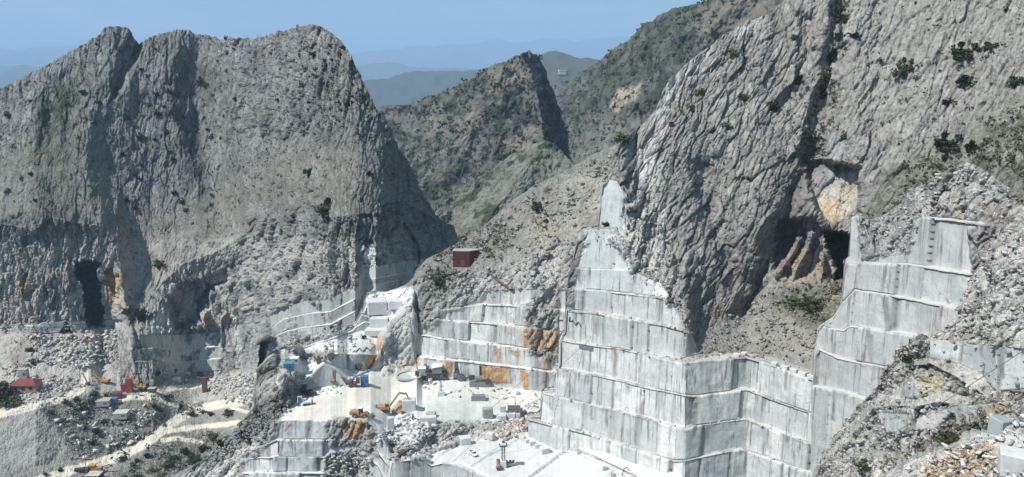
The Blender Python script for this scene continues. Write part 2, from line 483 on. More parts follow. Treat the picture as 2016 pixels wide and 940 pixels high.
# ---- the middle peak and the slopes behind the saddle
peak_top = [(640, 260), (720, 215), (745, 209), (800, 206), (850, 190), (900, 168), (950, 141), (975, 126), (1010, 110), (1030, 105), (1045, 103), (1056, 108), (1066, 120), (1076, 140), (1088, 175), (1103, 220), (1116, 262), (1124, 300), (1140, 335), (1160, 380)]
sh = Sheet(640, 1170, 1.8, [(640, 470), (1170, 470)], [(640, 950), (820, 900), (1000, 840), (1100, 800), (1170, 800)],
           [([(640, 380), (800, 360), (960, 330), (1060, 300), (1130, 380), (1170, 440)], 42, 'rock'), (peak_top, [(640, 35), (850, 45), (1000, 58), (1060, 66), (1170, 60)], 'rock')], back=(50, 5, 25), jag=3)
K = [(1030, 103), (1050, 170), (1068, 250), (1090, 330), (1120, 470)]
s = sh.side(K) + sh.wob * 16 + sh.wob2 * 6
sh.D += np.where(s > 0, s * 3.4, -s * .5)
for ln, a, wd in (([(1000, 112), (940, 200), (880, 300), (830, 400)], 26, 60), ([(900, 168), (840, 260), (800, 340)], 18, 45), ([(975, 126), (990, 220), (960, 330)], 22, 40)):
    sh.D -= a * sh.near(ln, wd, 8)
sh.build_xyz(); relief(sh, .7, (.15, 0, 1), 3, 24, 8, macro=1.5, seed=3, blur=9, face=(.75, 14, 5))
basic_paint(sh, (.165, .167, .158)); clumps(sh, 26, .05, (.035, .045, .032))
sh.msk[..., 1] = np.clip(.55 + .9 * sh.wob, .15, .95)
for pl in ([(960, 150), (1010, 118), (1050, 130), (1052, 160), (1000, 175), (985, 200), (965, 190)], [(920, 215), (945, 200), (940, 250), (905, 275), (900, 240)], [(985, 280), (1030, 240), (1060, 250), (1040, 300), (1000, 310)], [(840, 240), (865, 215), (855, 262), (845, 275)]):
    q = sh.inside(pl, 14, 10); sh.paint(q * .6, (.30, .26, .21)); sh.msk[..., 1] *= 1 - q * .7
sh.paint(sh.near([(825, 318), (860, 300), (900, 285), (925, 262)], 4, 1) * .8, (.40, .37, .30))
MIDPEAK = sh
PEAK = sh.emit({}, 'mountain', GROUND)

sh = Sheet(820, 1260, 1.8, [(820, 520), (1260, 520)], [(820, 640), (1000, 620), (1260, 600)],
           [([(820, 440), (858, 406), (900, 376), (960, 340), (1005, 305), (1040, 286), (1075, 276), (1100, 290), (1128, 322), (1150, 345), (1260, 380)], 40, 'talus')], back=(38, 6, 20))
sh.D -= 14 * sh.near([(1075, 276), (1000, 380), (940, 460)], 50, 6) - 12 * sh.near([(900, 376), (880, 460)], 30, 6)
sh.build_xyz(); relief(sh, .8, (.3, .1, 1), 3, 14, 5, talus=2.2, macro=1.5)
basic_paint(sh, talus=(.215, .225, .195)); clumps(sh, 22, .3, (.04, .055, .035), seed=2); sh.msk[..., 1] = np.clip(.30 + .9 * sh.wob, 0, .8)
sh.emit({}, 'hillside', GROUND)

# ---- long ridge climbing to the right at the back
sh = Sheet(1060, 1700, 1.8, [(1060, 420), (1140, 400), (1700, 300)], [(1060, 1250), (1200, 1050), (1400, 800), (1700, 640)],
           [([(1060, 200), (1088, 172), (1110, 162), (1150, 140), (1180, 117), (1205, 98), (1230, 80), (1265, 50), (1300, 30), (1340, 14), (1375, 5), (1400, -4), (1460, -45), (1560, -90), (1700, -140)], [(1060, 30), (1200, 42), (1400, 50), (1700, 50)], 'rock')], back=(38, 5, 25))
for ln, a, wd in (([(1230, 80), (1180, 200), (1140, 330)], 34, 40), ([(1300, 30), (1240, 150), (1200, 300)], 30, 36), ([(1390, 0), (1320, 90), (1270, 200)], 26, 36), ([(1480, -40), (1400, 60), (1340, 160)], 22, 36)):
    sh.D -= a * sh.near(ln, wd, 7)
sh.build_xyz(); relief(sh, .7, (.3, 0, 1), 3, 22, 7, macro=1.5, seed=5, blur=9, face=(.65, 14, 5))
basic_paint(sh, (.15, .15, .135)); clumps(sh, 24, .12, (.04, .05, .035), seed=4); sh.msk[..., 1] = np.clip(.5 + 1.0 * sh.wob + .35 * sh.inside([(1060, 230), (1340, -20), (1400, 0), (1120, 260)], 60, 6), .1, .9)
q = sh.inside([(1380, 20), (1500, -30), (1530, 30), (1440, 60), (1380, 90), (1370, 60)], 16, 12); sh.paint(q * .6, (.27, .24, .20)); sh.msk[..., 1] *= 1 - .6 * q
for pl in ([(1198, 212), (1205, 190), (1222, 172), (1240, 170), (1238, 205), (1220, 208), (1212, 222)], [(1240, 172), (1262, 160), (1256, 200), (1244, 205)]):
    q = sh.inside(pl, 5, 3); sh.paint(q * .8, (.46, .41, .32)); sh.msk[..., 1] *= 1 - q
q = sh.inside([(1120, 300), (1180, 240), (1290, 210), (1260, 330), (1130, 380)], 30, 8); sh.paint(q * .5, (.27, .28, .24)); sh.msk[..., 1] *= 1 - .6 * q
BACKRIDGE = sh
RIDGE = sh.emit({}, 'mountain', GROUND)

# ---- west: valley bottom, spoil slopes, cut cliffs and the double peak above them
sil = [(-200, 255), (-100, 215), (0, 178), (50, 150), (100, 122), (150, 96), (190, 76), (212, 58), (222, 53), (234, 52), (250, 56), (258, 64), (266, 80), (272, 91), (285, 78), (300, 70), (330, 62), (360, 56), (372, 58), (385, 65), (415, 72), (440, 75), (450, 70), (462, 75), (500, 75), (520, 70), (545, 62), (570, 58), (590, 50), (612, 47), (630, 51), (645, 57), (665, 72), (685, 97), (700, 126), (715, 157), (730, 192), (742, 214), (760, 240), (775, 266), (790, 292), (805, 320), (820, 350), (835, 388), (850, 424), (860, 440), (895, 441), (902, 470), (915, 500)]
foot = [(-200, 1000), (400, 1000), (470, 880), (510, 800), (560, 745), (620, 715), (700, 700), (740, 620), (820, 600), (900, 560), (915, 555)]
w1 = [(-200, 890), (0, 905), (70, 922), (100, 914), (200, 900), (260, 875), (300, 850), (330, 828), (370, 805), (400, 796), (460, 785), (510, 770), (560, 735), (600, 712), (700, 690), (740, 610), (915, 550)]
w2 = [(-200, 860), (0, 818), (80, 795), (150, 776), (180, 771), (200, 788), (230, 790), (262, 783), (300, 785), (340, 797), (370, 801), (400, 790), (460, 782), (510, 768), (560, 734), (600, 711), (700, 689), (740, 609), (915, 549)]
w3 = [(-200, 720), (0, 735), (60, 733), (100, 738), (160, 742), (200, 742), (232, 762), (258, 757), (300, 758), (340, 752), (370, 742), (440, 738), (500, 735), (560, 690), (600, 676), (650, 668), (700, 643), (716, 592), (760, 575), (820, 560), (835, 548), (915, 540)]
w4 = [(-200, 640), (0, 652), (100, 656), (150, 652), (178, 645), (205, 646), (222, 640), (240, 670), (262, 736), (300, 735), (335, 738), (370, 733), (440, 730), (500, 722), (560, 680), (600, 671), (650, 665), (700, 641), (716, 590), (760, 573), (820, 558), (835, 546), (915, 539)]
w5a = [(-200, 640), (0, 651), (222, 639), (240, 662), (262, 712), (300, 712), (335, 714), (345, 717), (432, 707), (470, 700), (500, 690), (560, 655), (600, 646), (650, 640), (700, 614), (716, 570), (820, 545), (915, 535)]
w5m = [(-200, 635), (0, 646), (222, 635), (240, 650), (262, 690), (300, 686), (345, 692), (432, 682), (470, 685), (500, 670), (560, 630), (600, 620), (650, 615), (700, 590), (716, 555), (820, 535), (915, 525)]
TR = [(-200, 82), (256, 82), (264, 3), (430, 3), (438, 82), (560, 82), (568, 4), (690, 4), (700, 82), (915, 82)]
w5b = [(-200, 630), (0, 640), (222, 630), (240, 630), (262, 666), (300, 660), (345, 660), (430, 655), (470, 640), (500, 640), (560, 606), (600, 594), (650, 590), (700, 562), (716, 530), (820, 510), (915, 510)]
w5 = [(-200, 430), (0, 442), (60, 452), (100, 430), (150, 440), (200, 446), (232, 490), (248, 570), (262, 612), (290, 605), (318, 560), (360, 520), (420, 500), (470, 470), (500, 440), (540, 428), (600, 438), (660, 428), (700, 424), (740, 418), (765, 400), (800, 396), (850, 430), (915, 500)]
w6 = [(-200, 340), (0, 310), (120, 250), (240, 350), (300, 380), (400, 380), (500, 320), (600, 290), (700, 285), (745, 275), (765, 300), (800, 330), (840, 405), (915, 500)]
sh = Sheet(-200, 915, 1.3, foot, [(-200, 500), (0, 480), (300, 470), (400, 468), (470, 500), (510, 478), (560, 425), (620, 385), (700, 372), (740, 385), (820, 420), (915, 450)],
    [(w1, [(-200, 6), (200, 6), (300, 14), (400, 14), (560, 10)], 'talus'), (w2, 36, 'talus'), (w3, [(-200, 7), (560, 7), (700, 20)], 'talus'),
     (w4, [(-200, 28), (230, 26), (262, 40), (560, 40)], 'talus'), (w5a, 84, 'wall'), (lvl(w5a, -2.5), TR, 'floor'), (w5m, 84, 'wall'), (lvl(w5m, -2.5), TR, 'floor'), (w5b, 84, 'wall'), (w5, [(-200, 80), (232, 80), (262, 62), (430, 60), (480, 74), (600, 79), (915, 80)], 'rock'),
     (w6, [(-200, 46), (200, 48), (300, 47), (430, 45), (600, 46), (740, 48), (770, 70), (915, 80)], 'rock'), (sil, [(-200, 42), (0, 44), (150, 50), (240, 62), (300, 55), (450, 58), (560, 62), (740, 66), (915, 75)], 'rock')], back=(46, 6, 18), jag=3.2)
# spurs and gullies of the face, and the turned edge at the notch
lateral(sh, np.clip((sh.seg - 9.0) + sh.t, 0, 1) * (sh.seg >= 9), 40)
up = sstep((640 - sh.py) / 120)
for ln, a, wd in (([(360, 56), (345, 110), (332, 180), (350, 260), (380, 340), (402, 420), (412, 500)], 22, 46),
                  ([(232, 52), (215, 100), (205, 160), (180, 230), (140, 330), (130, 430)], 30, 60),
                  ([(60, 190), (68, 300), (72, 430)], 18, 40), ([(272, 91), (250, 150), (232, 230), (255, 330), (262, 430)], 14, 36),
                  ([(612, 47), (625, 110), (640, 200), (690, 300)], 12, 40), ([(500, 75), (470, 180), (480, 300)], 9, 40), ([(445, 72), (400, 100), (405, 170)], 8, 30),
                  ([(560, 60), (560, 180), (580, 300)], 7, 32), ([(165, 230), (170, 330), (185, 430)], 10, 30)):
    sh.D -= .16 * a * sh.near(ln, wd * 1.2, 10) * up
for ln, a, wl, wr in (([(362, 62), (338, 120), (332, 180), (350, 260), (380, 340), (402, 420), (410, 480)], 11, 120, 40), ([(100, 130), (70, 200), (66, 300), (72, 430)], 8, 70, 36), ([(200, 150), (176, 230), (170, 330), (190, 430)], 5, 50, 34),
                      ([(412, 92), (430, 140), (462, 210)], 5, 34, 20), ([(606, 60), (618, 110), (628, 200), (640, 260)], 5, 60, 24), ([(520, 80), (530, 160), (540, 250)], 3, 40, 20), ([(686, 120), (700, 190), (712, 280)], 4, 40, 20), ([(470, 90), (478, 170), (490, 240)], 3, 40, 18)):
    spur(sh, ln, a, wl, wr)
s = sh.side([(268, 60), (255, 110), (238, 170), (210, 240)]); q = sh.inside([(262, 60), (276, 95), (248, 160), (225, 190), (235, 110)], 8, 0)
sh.D += 14 * q
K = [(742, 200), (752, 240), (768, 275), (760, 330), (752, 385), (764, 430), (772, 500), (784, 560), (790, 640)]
s = sh.side(K); sh.D += np.clip(s, 0, 200) * .95 * sstep((600 - sh.py) / 40)
# cavities cut into the foot of the cliff
for pl, dd in (([(146, 520), (165, 514), (197, 519), (196, 548), (201, 600), (206, 644), (170, 646), (167, 600), (152, 548)], 80), ([(512, 673), (543, 668), (540, 700), (517, 722), (508, 722)], 30),
               ([(330, 585), (352, 560), (400, 548), (440, 530), (452, 545), (420, 575), (400, 600), (385, 640), (352, 645), (340, 640)], 12), ([(385, 595), (410, 560), (450, 552), (440, 590), (410, 600), (390, 640)], 8),
               ([(120, 655), (132, 635), (142, 655)], 12), ([(785, 500), (800, 440), (822, 480), (826, 520), (812, 540), (792, 540)], 9),
               ([(205, 540), (218, 528), (232, 545), (226, 580), (212, 560)], 6), ([(42, 560), (52, 540), (60, 560), (52, 590)], 5), ([(44, 468), (70, 462), (68, 480), (48, 482)], 5), ([(435, 630), (450, 620), (462, 650), (452, 690), (436, 680)], 5), ([(478, 690), (490, 650), (500, 700), (492, 720)], 5)):
    sh.D += dd * sh.inside(pl, 1.6 if dd > 20 else 3, .4 if dd > 20 else 1.5)
# standing pillar in front of the hollow
sh.D -= 7 * sh.inside([(345, 640), (350, 612), (362, 610), (372, 640)], 3, 1) + 9 * sh.inside([(370, 650), (378, 626), (395, 612), (405, 616), (408, 650)], 3, 1)
sh.build_xyz()
sh.rough = np.zeros(sh.px.shape)
for pl in ([(300, 700), (262, 640), (225, 640), (225, 760), (330, 760), (335, 725)], [(430, 640), (430, 745), (560, 690), (515, 610)]): sh.rough = np.maximum(sh.rough, sh.inside(pl, 8, 5))
sh.rough = np.maximum(sh.rough, sh.w('wall') * sstep((sh.wob - .22) * 5))
sh.gain = 1 + 1.2 * (sh.seg == 9) + .45 * sstep((290 - sh.py) / 40) * sstep((sh.px - 400) / 60)
talus_w = sh.inside([(-200, 340), (0, 300), (130, 250), (200, 250), (260, 400), (330, 420), (420, 360), (520, 290), (640, 270), (745, 275), (750, 400), (700, 420), (560, 420), (500, 440), (430, 480), (330, 540), (240, 600), (235, 480), (180, 430), (-200, 430)], 30, 12)
sh.calm = talus_w * .4
sp = sh.inside([(-200, 870), (0, 825), (75, 800), (150, 900), (110, 912), (60, 920), (-200, 900)], 8, 2)
relief(sh, 1.0, (.04, 0, 1), 4.2, 8, 2.6, macro=.9, talus=1.3, bigamp=.34, face=(.28, 4.2, 1.5))
basic_paint(sh, (.250, .254, .246), (.32, .313, .288), (.38, .405, .39))
roadm = lambda pts, w: sstep(sh.near(pts, w, 1.0) * 2.2)
low = (sh.py > 600)
r1 = np.maximum.reduce([roadm([(60, 950), (110, 936), (200, 911), (260, 888), (300, 865), (325, 842), (350, 824), (380, 808), (430, 797), (480, 790)], 12), roadm([(318, 868), (350, 864), (380, 870), (396, 872)], 6), roadm([(330, 850), (380, 842), (430, 838), (475, 832)], 7), roadm([(-40, 826), (0, 815), (40, 806), (80, 796), (125, 782), (155, 770), (166, 750), (165, 720), (172, 690), (190, 668), (212, 652)], 10), roadm([(215, 792), (262, 782), (300, 786), (340, 796), (380, 804)], 6), roadm([(262, 782), (310, 772), (350, 764), (400, 758)], 6), roadm([(455, 803), (490, 812), (510, 812)], 5)])
# colours of the face, with shade of its turned-away sides painted in
mt = sh.py < 520
sh.paint(sh.w('rock') * sstep((sh.py - 430) / 60) * np.clip(.62 - sh.wob, 0, .9), (.44, .43, .40))
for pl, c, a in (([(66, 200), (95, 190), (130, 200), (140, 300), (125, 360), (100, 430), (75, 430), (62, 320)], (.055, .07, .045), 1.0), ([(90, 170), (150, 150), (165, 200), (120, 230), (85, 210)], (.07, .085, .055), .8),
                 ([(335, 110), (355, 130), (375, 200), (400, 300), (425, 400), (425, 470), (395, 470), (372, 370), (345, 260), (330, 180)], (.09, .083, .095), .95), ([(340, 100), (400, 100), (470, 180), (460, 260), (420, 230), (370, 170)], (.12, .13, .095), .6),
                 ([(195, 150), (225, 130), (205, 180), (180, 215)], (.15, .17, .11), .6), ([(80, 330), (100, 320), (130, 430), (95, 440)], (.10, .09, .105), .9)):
    q = sh.inside(pl, 24, 14) * a * np.clip(.72 + fbm(sh.P / 9, 3, 91) * 1.2, .2, 1); sh.paint(q, c); sh.msk[..., 1] = np.maximum(sh.msk[..., 1], q * .55)  # green and purple bands: plants plus painted shade right of the ribs
sh.msk[..., 1] = np.maximum(sh.msk[..., 1], (sh.py < 470) * np.clip(.10 + .35 * sh.wob2 + .25 * talus_w, 0, .5))
sh.paint(talus_w * .35, (.30, .275, .235))
s = np.clip(sh.side(K) / 6, 0, 1) * (sh.py < 600); sh.paint(s * .45, (.17, .18, .18))  # notch face turned from the sun, its shade put into the colour
for pl in ([(30, 560), (52, 545), (56, 575), (40, 590)], [(205, 545), (225, 530), (240, 560), (230, 575), (240, 600), (222, 600)], [(450, 620), (466, 600), (470, 630), (458, 650)]):
    sh.paint(sh.inside(pl, 5, 3) * .8, (.52, .33, .15))
sh.paint(sh.inside([(0, 590), (30, 560), (90, 600), (60, 640), (0, 640)], 20, 8) * .5, (.46, .42, .37))
sh.paint(sh.inside([(232, 560), (262, 560), (240, 620), (205, 640), (205, 600)], 14, 5) * .6, (.52, .49, .43))
for pl in ([(300, 640), (318, 600), (330, 610), (335, 655), (300, 660)], [(455, 600), (468, 610), (472, 690), (460, 690)], [(715, 490), (745, 480), (742, 550), (712, 560)], [(705, 560), (760, 560), (765, 590), (700, 600)]):
    q = sh.inside(pl, 4, 1.5); sh.paint(q * .85, (.55, .57, .55)); sh.msk[..., 0] = np.maximum(sh.msk[..., 0], q)
q = sh.inside([(330, 560), (362, 530), (372, 535), (362, 560), (332, 590)], 4, 1); sh.paint(q * .6, (.45, .45, .42))
# valley ground
sh.paint((sh.py > 640) * sh.inside([(-200, 640), (60, 650), (200, 650), (225, 700), (240, 760), (200, 775), (0, 815), (-200, 860)], 14, 6) * .6, (.52, .505, .46))
sh.paint(sh.inside([(40, 720), (60, 680), (80, 690), (85, 660), (70, 640), (20, 700), (30, 730)], 10, 5) * .6, (.22, .2, .17))
q = sh.inside([(80, 800), (180, 775), (300, 790), (360, 810), (290, 850), (220, 895), (160, 905), (130, 870), (90, 830)], 12, 8)
sh.paint(q * .6, (.24, .24, .22)); sh.msk[..., 1] = np.maximum(sh.msk[..., 1], q * .35)
q = np.maximum(sh.inside([(80, 805), (180, 775), (200, 810), (170, 850), (195, 900), (150, 905), (120, 860)], 10, 8), sh.inside([(215, 875), (350, 850), (440, 850), (480, 860), (420, 1000), (200, 1000), (230, 930), (300, 880)], 14, 6))
sh.msk[..., 1] = np.maximum(sh.msk[..., 1], q * .8)
q = sh.inside([(225, 785), (262, 800), (300, 810), (400, 760), (400, 775), (340, 800), (280, 800)], 8, 3); sh.msk[..., 1] = np.maximum(sh.msk[..., 1], q * .5)
sh.paint(sp * .9, (.36, .355, .335)); sh.msk[..., 1] *= 1 - sp
sh.paint(sh.inside([(380, 740), (440, 735), (520, 720), (540, 760), (500, 800), (380, 800), (360, 790)], 14, 8) * .75, (.50, .485, .44))
sh.paint(r1, TRACK); sh.msk[..., 3] = np.maximum(sh.msk[..., 3], r1); sh.msk[..., 1] *= 1 - r1; sh.msk[..., 2] *= 1 - r1; sh.msk[..., 0] *= 1 - r1
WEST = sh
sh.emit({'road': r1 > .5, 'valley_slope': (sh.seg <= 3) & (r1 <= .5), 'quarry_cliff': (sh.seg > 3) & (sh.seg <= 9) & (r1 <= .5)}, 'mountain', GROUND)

# ---- the working quarry in the middle
hill = [(330, 1000), (335, 940), (400, 905), (425, 897), (440, 864), (480, 834), (504, 812), (509, 770), (520, 735), (530, 706), (560, 688), (600, 682), (640, 672), (672, 662), (700, 645), (720, 632), (738, 618)]
step_x = np.concatenate([np.arange(330, 1345, 1.75)])
q0 = [(330, 1000), (1345, 1000)]
def C_(left, mid): return left + mid
rowa = [(330, 1000), (450, 990), (475, 960), (545, 962), (700, 966), (728, 975), (768, 990)]
A1 = [(330, 1000), (420, 968), (470, 935), (545, 932), (725, 935), (740, 950), (765, 985), (770, 912), (815, 906), (830, 906), (850, 918), (870, 913), (905, 917), (960, 942), (1000, 965), (1100, 995), (1345, 998)]
A2 = [(330, 995), (400, 960), (470, 905), (530, 903), (545, 900), (728, 904), (742, 918), (766, 960), (769, 909), (815, 903), (850, 915), (905, 914), (960, 939), (1000, 962), (1100, 992), (1345, 997)]
A3 = [(330, 990), (400, 945), (470, 890), (520, 880), (545, 868), (715, 868), (740, 885), (768, 925), (772, 904), (815, 893), (850, 880), (880, 868), (920, 851), (960, 848), (1020, 846), (1040, 856), (1090, 882), (1150, 898), (1240, 940), (1345, 996)]
A4 = [(330, 985), (400, 930), (470, 880), (520, 858), (540, 836), (560, 828), (700, 828), (730, 838), (752, 862), (770, 890), (790, 882), (815, 868), (835, 852), (860, 845), (905, 836), (950, 834), (1000, 836), (1030, 830), (1045, 832), (1090, 870), (1150, 888), (1240, 930), (1345, 990)]
F1 = [(330, 980), (400, 915), (470, 860), (520, 820), (545, 815), (560, 806), (578, 792), (592, 776), (612, 766), (640, 760), (683, 757), (700, 742), (730, 730), (760, 722), (820, 722), (832, 745), (870, 746), (900, 748), (950, 756), (1000, 765), (1098, 772), (1345, 772)]
T1 = [(330, 980), (400, 912), (440, 868), (480, 840), (504, 815), (520, 795), (545, 775), (560, 745), (580, 740), (595, 750), (612, 742), (638, 716), (660, 730), (684, 752), (700, 740), (730, 729), (745, 700), (760, 668), (785, 640), (810, 618), (820, 706), (840, 706), (870, 710), (920, 714), (1008, 724), (1098, 735), (1345, 735)]
G1 = [(330, 980), (400, 911), (440, 867), (480, 838), (504, 814), (515, 760), (530, 730), (560, 722), (600, 716), (638, 712), (664, 724), (690, 728), (744, 727), (748, 690), (762, 660), (785, 634), (810, 612), (820, 701), (840, 701), (870, 705), (920, 709), (1008, 719), (1098, 730), (1345, 730)]
T2 = [(330, 980), (400, 910), (440, 866), (480, 837), (504, 813), (512, 750), (528, 712), (560, 708), (600, 706), (638, 701), (664, 698), (700, 699), (744, 700), (750, 680), (765, 650), (785, 628), (810, 602), (820, 660), (850, 665), (879, 670), (925, 677), (1008, 684), (1098, 701), (1345, 701)]
G2 = [(330, 980), (400, 909), (440, 865), (480, 836), (504, 812.5), (510, 740), (525, 709), (560, 690), (600, 685), (650, 670), (700, 655), (725, 650), (750, 650), (766, 636), (785, 615), (810, 590), (820, 656), (850, 661), (879, 666), (925, 672), (1008, 680), (1098, 697), (1345, 697)]
T3 = [(330, 980), (400, 908), (440, 864), (480, 835), (504, 812), (509, 735), (525, 707), (560, 689), (600, 684), (650, 669), (695, 652), (700, 645), (718, 636), (745, 640), (766, 624), (785, 606), (810, 584), (818, 640), (864, 632), (930, 636), (1008, 642), (1098, 657), (1345, 657)]
G3 = lvl(T3, -3)
T4 = [(330, 980), (400, 907), (504, 811), (509, 734), (525, 706), (560, 688), (600, 683), (672, 663), (695, 650), (712, 622), (745, 632), (766, 612), (785, 596), (812, 575), (820, 620), (870, 614), (949, 601), (1008, 603), (1098, 612), (1345, 612)]
G4 = lvl(T4, -3)
T5 = [(330, 980), (400, 907), (504, 811), (509, 734), (525, 706), (560, 688), (600, 683), (672, 663), (695, 650), (722, 608), (765, 602), (768, 600), (785, 584), (812, 566), (830, 596), (880, 596), (920, 588), (949, 575), (1008, 570), (1098, 572), (1345, 572)]
T6 = [(330, 980), (400, 907), (504, 811), (509, 734), (525, 706), (560, 688), (600, 683), (672, 663), (695, 650), (722, 584), (735, 579), (760, 579), (775, 576), (798, 574), (815, 556), (822, 548), (850, 540), (900, 540), (1000, 530), (1098, 480), (1345, 480)]
RG = [(330, 980), (335, 940), (400, 905), (425, 897), (440, 864), (480, 834), (504, 810), (509, 733), (525, 705), (560, 687), (600, 682), (672, 662), (695, 649), (722, 576), (735, 573), (760, 574), (775, 570), (798, 560), (812, 548), (820, 530), (838, 512), (850, 505), (872, 494), (893, 484), (920, 466), (960, 440), (1000, 402), (1050, 366), (1080, 353), (1100, 345), (1130, 328), (1160, 310), (1180, 300), (1215, 285), (1240, 300), (1345, 360)]
ww = lambda a, b, c: [(330, a), (505, a), (515, b), (735, b), (760, c), (815, c), (820, b), (1345, b)]
sh = Sheet(330, 1345, 1.75, q0, [(330, 340), (470, 303), (545, 282), (600, 279), (700, 275), (740, 270), (752, 266), (770, 259), (850, 259), (900, 256), (1000, 240), (1100, 230), (1345, 218)],
    [(A1, [(330, 35), (460, 40), (475, 86), (767, 86), (770, 88), (960, 88), (1345, 88)], 'wall'), (lvl(A1, -4), [(330, 35), (465, 35), (475, 4), (1345, 2)], 'floor'),
     (A2, [(330, 35), (465, 35), (475, 86), (765, 86), (770, 2), (1345, 2)], 'wall'), (lvl(A2, -3), [(330, 35), (465, 30), (475, 4), (765, 4), (770, .5), (1345, .5)], 'floor'),
     (A3, [(330, 35), (465, 35), (475, 86), (762, 86), (770, .5), (1345, .5)], 'wall'), (lvl(A3, -3), [(330, 35), (465, 30), (475, 4), (765, 4), (770, 20), (1345, 20)], 'floor'),
     (A4, [(330, 35), (500, 38), (540, 80), (762, 80), (772, 28), (1345, 28)], 'wall'), (F1, [(330, 35), (530, 35), (545, 3), (700, 3), (770, 2), (1345, 1)], 'floor'),
     (T1, [(330, 35), (500, 35), (515, 75), (600, 75), (640, 84), (700, 84), (740, 76), (815, 80), (822, 86), (1345, 86)], 'wall'), (G1, [(330, 35), (505, 35), (515, 30), (560, 5), (740, 5), (748, 40), (815, 40), (820, 3), (1345, 3)], 'floor'),
     (T2, [(330, 35), (500, 40), (530, 60), (560, 45), (640, 50), (664, 84), (744, 84), (748, 76), (815, 78), (822, 86), (1345, 86)], 'wall'), (G2, [(330, 35), (505, 40), (530, 30), (560, 4), (700, 8), (748, 10), (815, 40), (822, 3), (1345, 3)], 'floor'),
     (T3, [(330, 35), (700, 60), (712, 80), (765, 80), (812, 76), (820, 84), (1345, 86)], 'wall'), (G3, [(330, 20), (700, 5), (1345, 3)], 'floor'),
     (T4, [(330, 35), (700, 60), (710, 82), (765, 80), (812, 74), (820, 80), (1345, 86)], 'wall'), (G4, [(330, 20), (700, 5), (1345, 3)], 'floor'),
     (T5, [(330, 35), (700, 60), (710, 82), (765, 80), (812, 74), (820, 72), (940, 82), (1345, 86)], 'wall'), (T6, [(330, 35), (700, 10), (765, 6), (812, 50), (850, 52), (1345, 50)], 'rock'),
     (RG, [(330, 40), (700, 40), (735, 50), (812, 40), (860, 36), (1000, 38), (1345, 36)], 'talus')], ystep=1.6, back=(30, 8, 9), wobble=.9)
WALLQ = sh.w('wall')
lateral(sh, sstep((sh.px - 570) / 40) * sstep((1090 - sh.px) / 30) * (sh.seg == 7) * np.minimum(1, 3 * (1 - sh.t)) * 1.0, 9, 2)
lateral(sh, sstep((sh.px - 690) / 50) * sstep((925 - sh.px) / 50) * (sh.seg >= 7) * 1.0, 14)
lateral(sh, sstep((sh.px - 735) / 15) * sstep((800 - sh.px) / 15) * (sh.seg <= 6) * 1.0, 5, 2)
sh.build_xyz()
bump1 = 0
# rough rock instead of cut face
sh.rough = np.zeros(sh.px.shape)
for pl in ([(330, 1000), (400, 890), (505, 800), (520, 840), (480, 900), (470, 1000)], [(752, 735), (740, 650), (812, 560), (822, 700), (830, 735)], [(500, 830), (505, 730), (548, 690), (548, 740), (555, 800), (545, 860), (470, 920)],
           [(640, 835), (660, 820), (725, 825), (745, 860), (745, 900), (700, 880), (650, 880)], [(815, 590), (960, 560), (950, 590), (880, 615), (850, 650), (820, 640)], [(766, 905), (766, 850), (850, 830), (1060, 828), (1060, 860), (900, 870), (830, 900)], [(590, 705), (560, 690), (660, 690), (650, 712)], [(640, 895), (720, 890), (735, 1000), (640, 1000)],
           [(1030, 600), (1098, 570), (1098, 720), (1040, 700)]):
    sh.rough = np.maximum(sh.rough, sh.inside(pl, 6, 4))
sh.gain = 1 + .35 * sstep((600 - sh.px) / 20)
sh.rough = np.maximum(sh.rough, .8 * sh.inside([(550, 718), (575, 728), (600, 738), (598, 775), (575, 800), (552, 812)], 5, 3))
sh.calm = .15 * sh.inside([(690, 735), (705, 560), (820, 560), (830, 735)], 8, 0)
relief(sh, .8, (.5, 0, 1), 2.6, 7, 2.6, talus=1.0, block=(8.5, .75), macro=.8, seed=2)
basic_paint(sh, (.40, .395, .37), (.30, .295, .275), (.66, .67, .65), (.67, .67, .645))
sh.paint(sh.rough * (1 - sh.w('talus')) * .6, (.40, .395, .37)); 
q = sh.inside([(752, 735), (742, 650), (812, 565), (822, 700), (830, 735)], 8, 4); sh.paint(q * .7, np.stack([c_ * (.7 + .5 * sh.f2r) for c_ in (.52, .53, .51)], -1)); sh.msk[..., 0] = np.maximum(sh.msk[..., 0], q * .35)
q = sh.inside([(690, 668), (705, 640), (720, 600), (722, 576), (800, 566), (822, 572), (800, 612), (770, 640), (748, 668)], 5, 2); sh.paint(q * .85, (.68, .69, .68)); sh.msk[..., 3] = np.maximum(sh.msk[..., 3], q * .8)
# floors: ramps of crushed yellow-grey stone, wet patches
fl = sh.w('floor') * (sh.seg == 7)
sh.paint(sh.inside([(575, 830), (590, 800), (700, 762), (745, 732), (780, 718), (810, 728), (790, 760), (720, 800), (700, 830)], 16, 6) * fl * .7, (.58, .545, .45))
sh.paint(sh.inside([(770, 728), (840, 715), (900, 755), (1000, 790), (960, 800), (860, 770), (780, 790)], 20, 6) * fl * .5, (.62, .61, .565))
sh.paint(sh.inside([(850, 790), (940, 790), (945, 835), (880, 850), (855, 820)], 24, 8) * fl * .7, (.40, .44, .40))
sh.paint(sh.w('floor') * np.clip(.05 + sh.wob * 1.1, 0, .5), (.52, .52, .50))
sh.paint((sh.seg >= 2) * (sh.seg <= 5) * sh.inside([(768, 905), (850, 880), (1000, 848), (1060, 858), (1250, 945), (1100, 1000), (960, 940), (880, 915)], 8, 2) * .9, (.56, .57, .555))
sh.msk[..., 3] = np.maximum(sh.msk[..., 3], (sh.seg >= 2) * (sh.seg <= 5) * (sh.px > 767) * 1.0)
sh.msk[..., 0] *= 1 - (sh.seg >= 2) * (sh.seg <= 6) * (sh.px > 767)
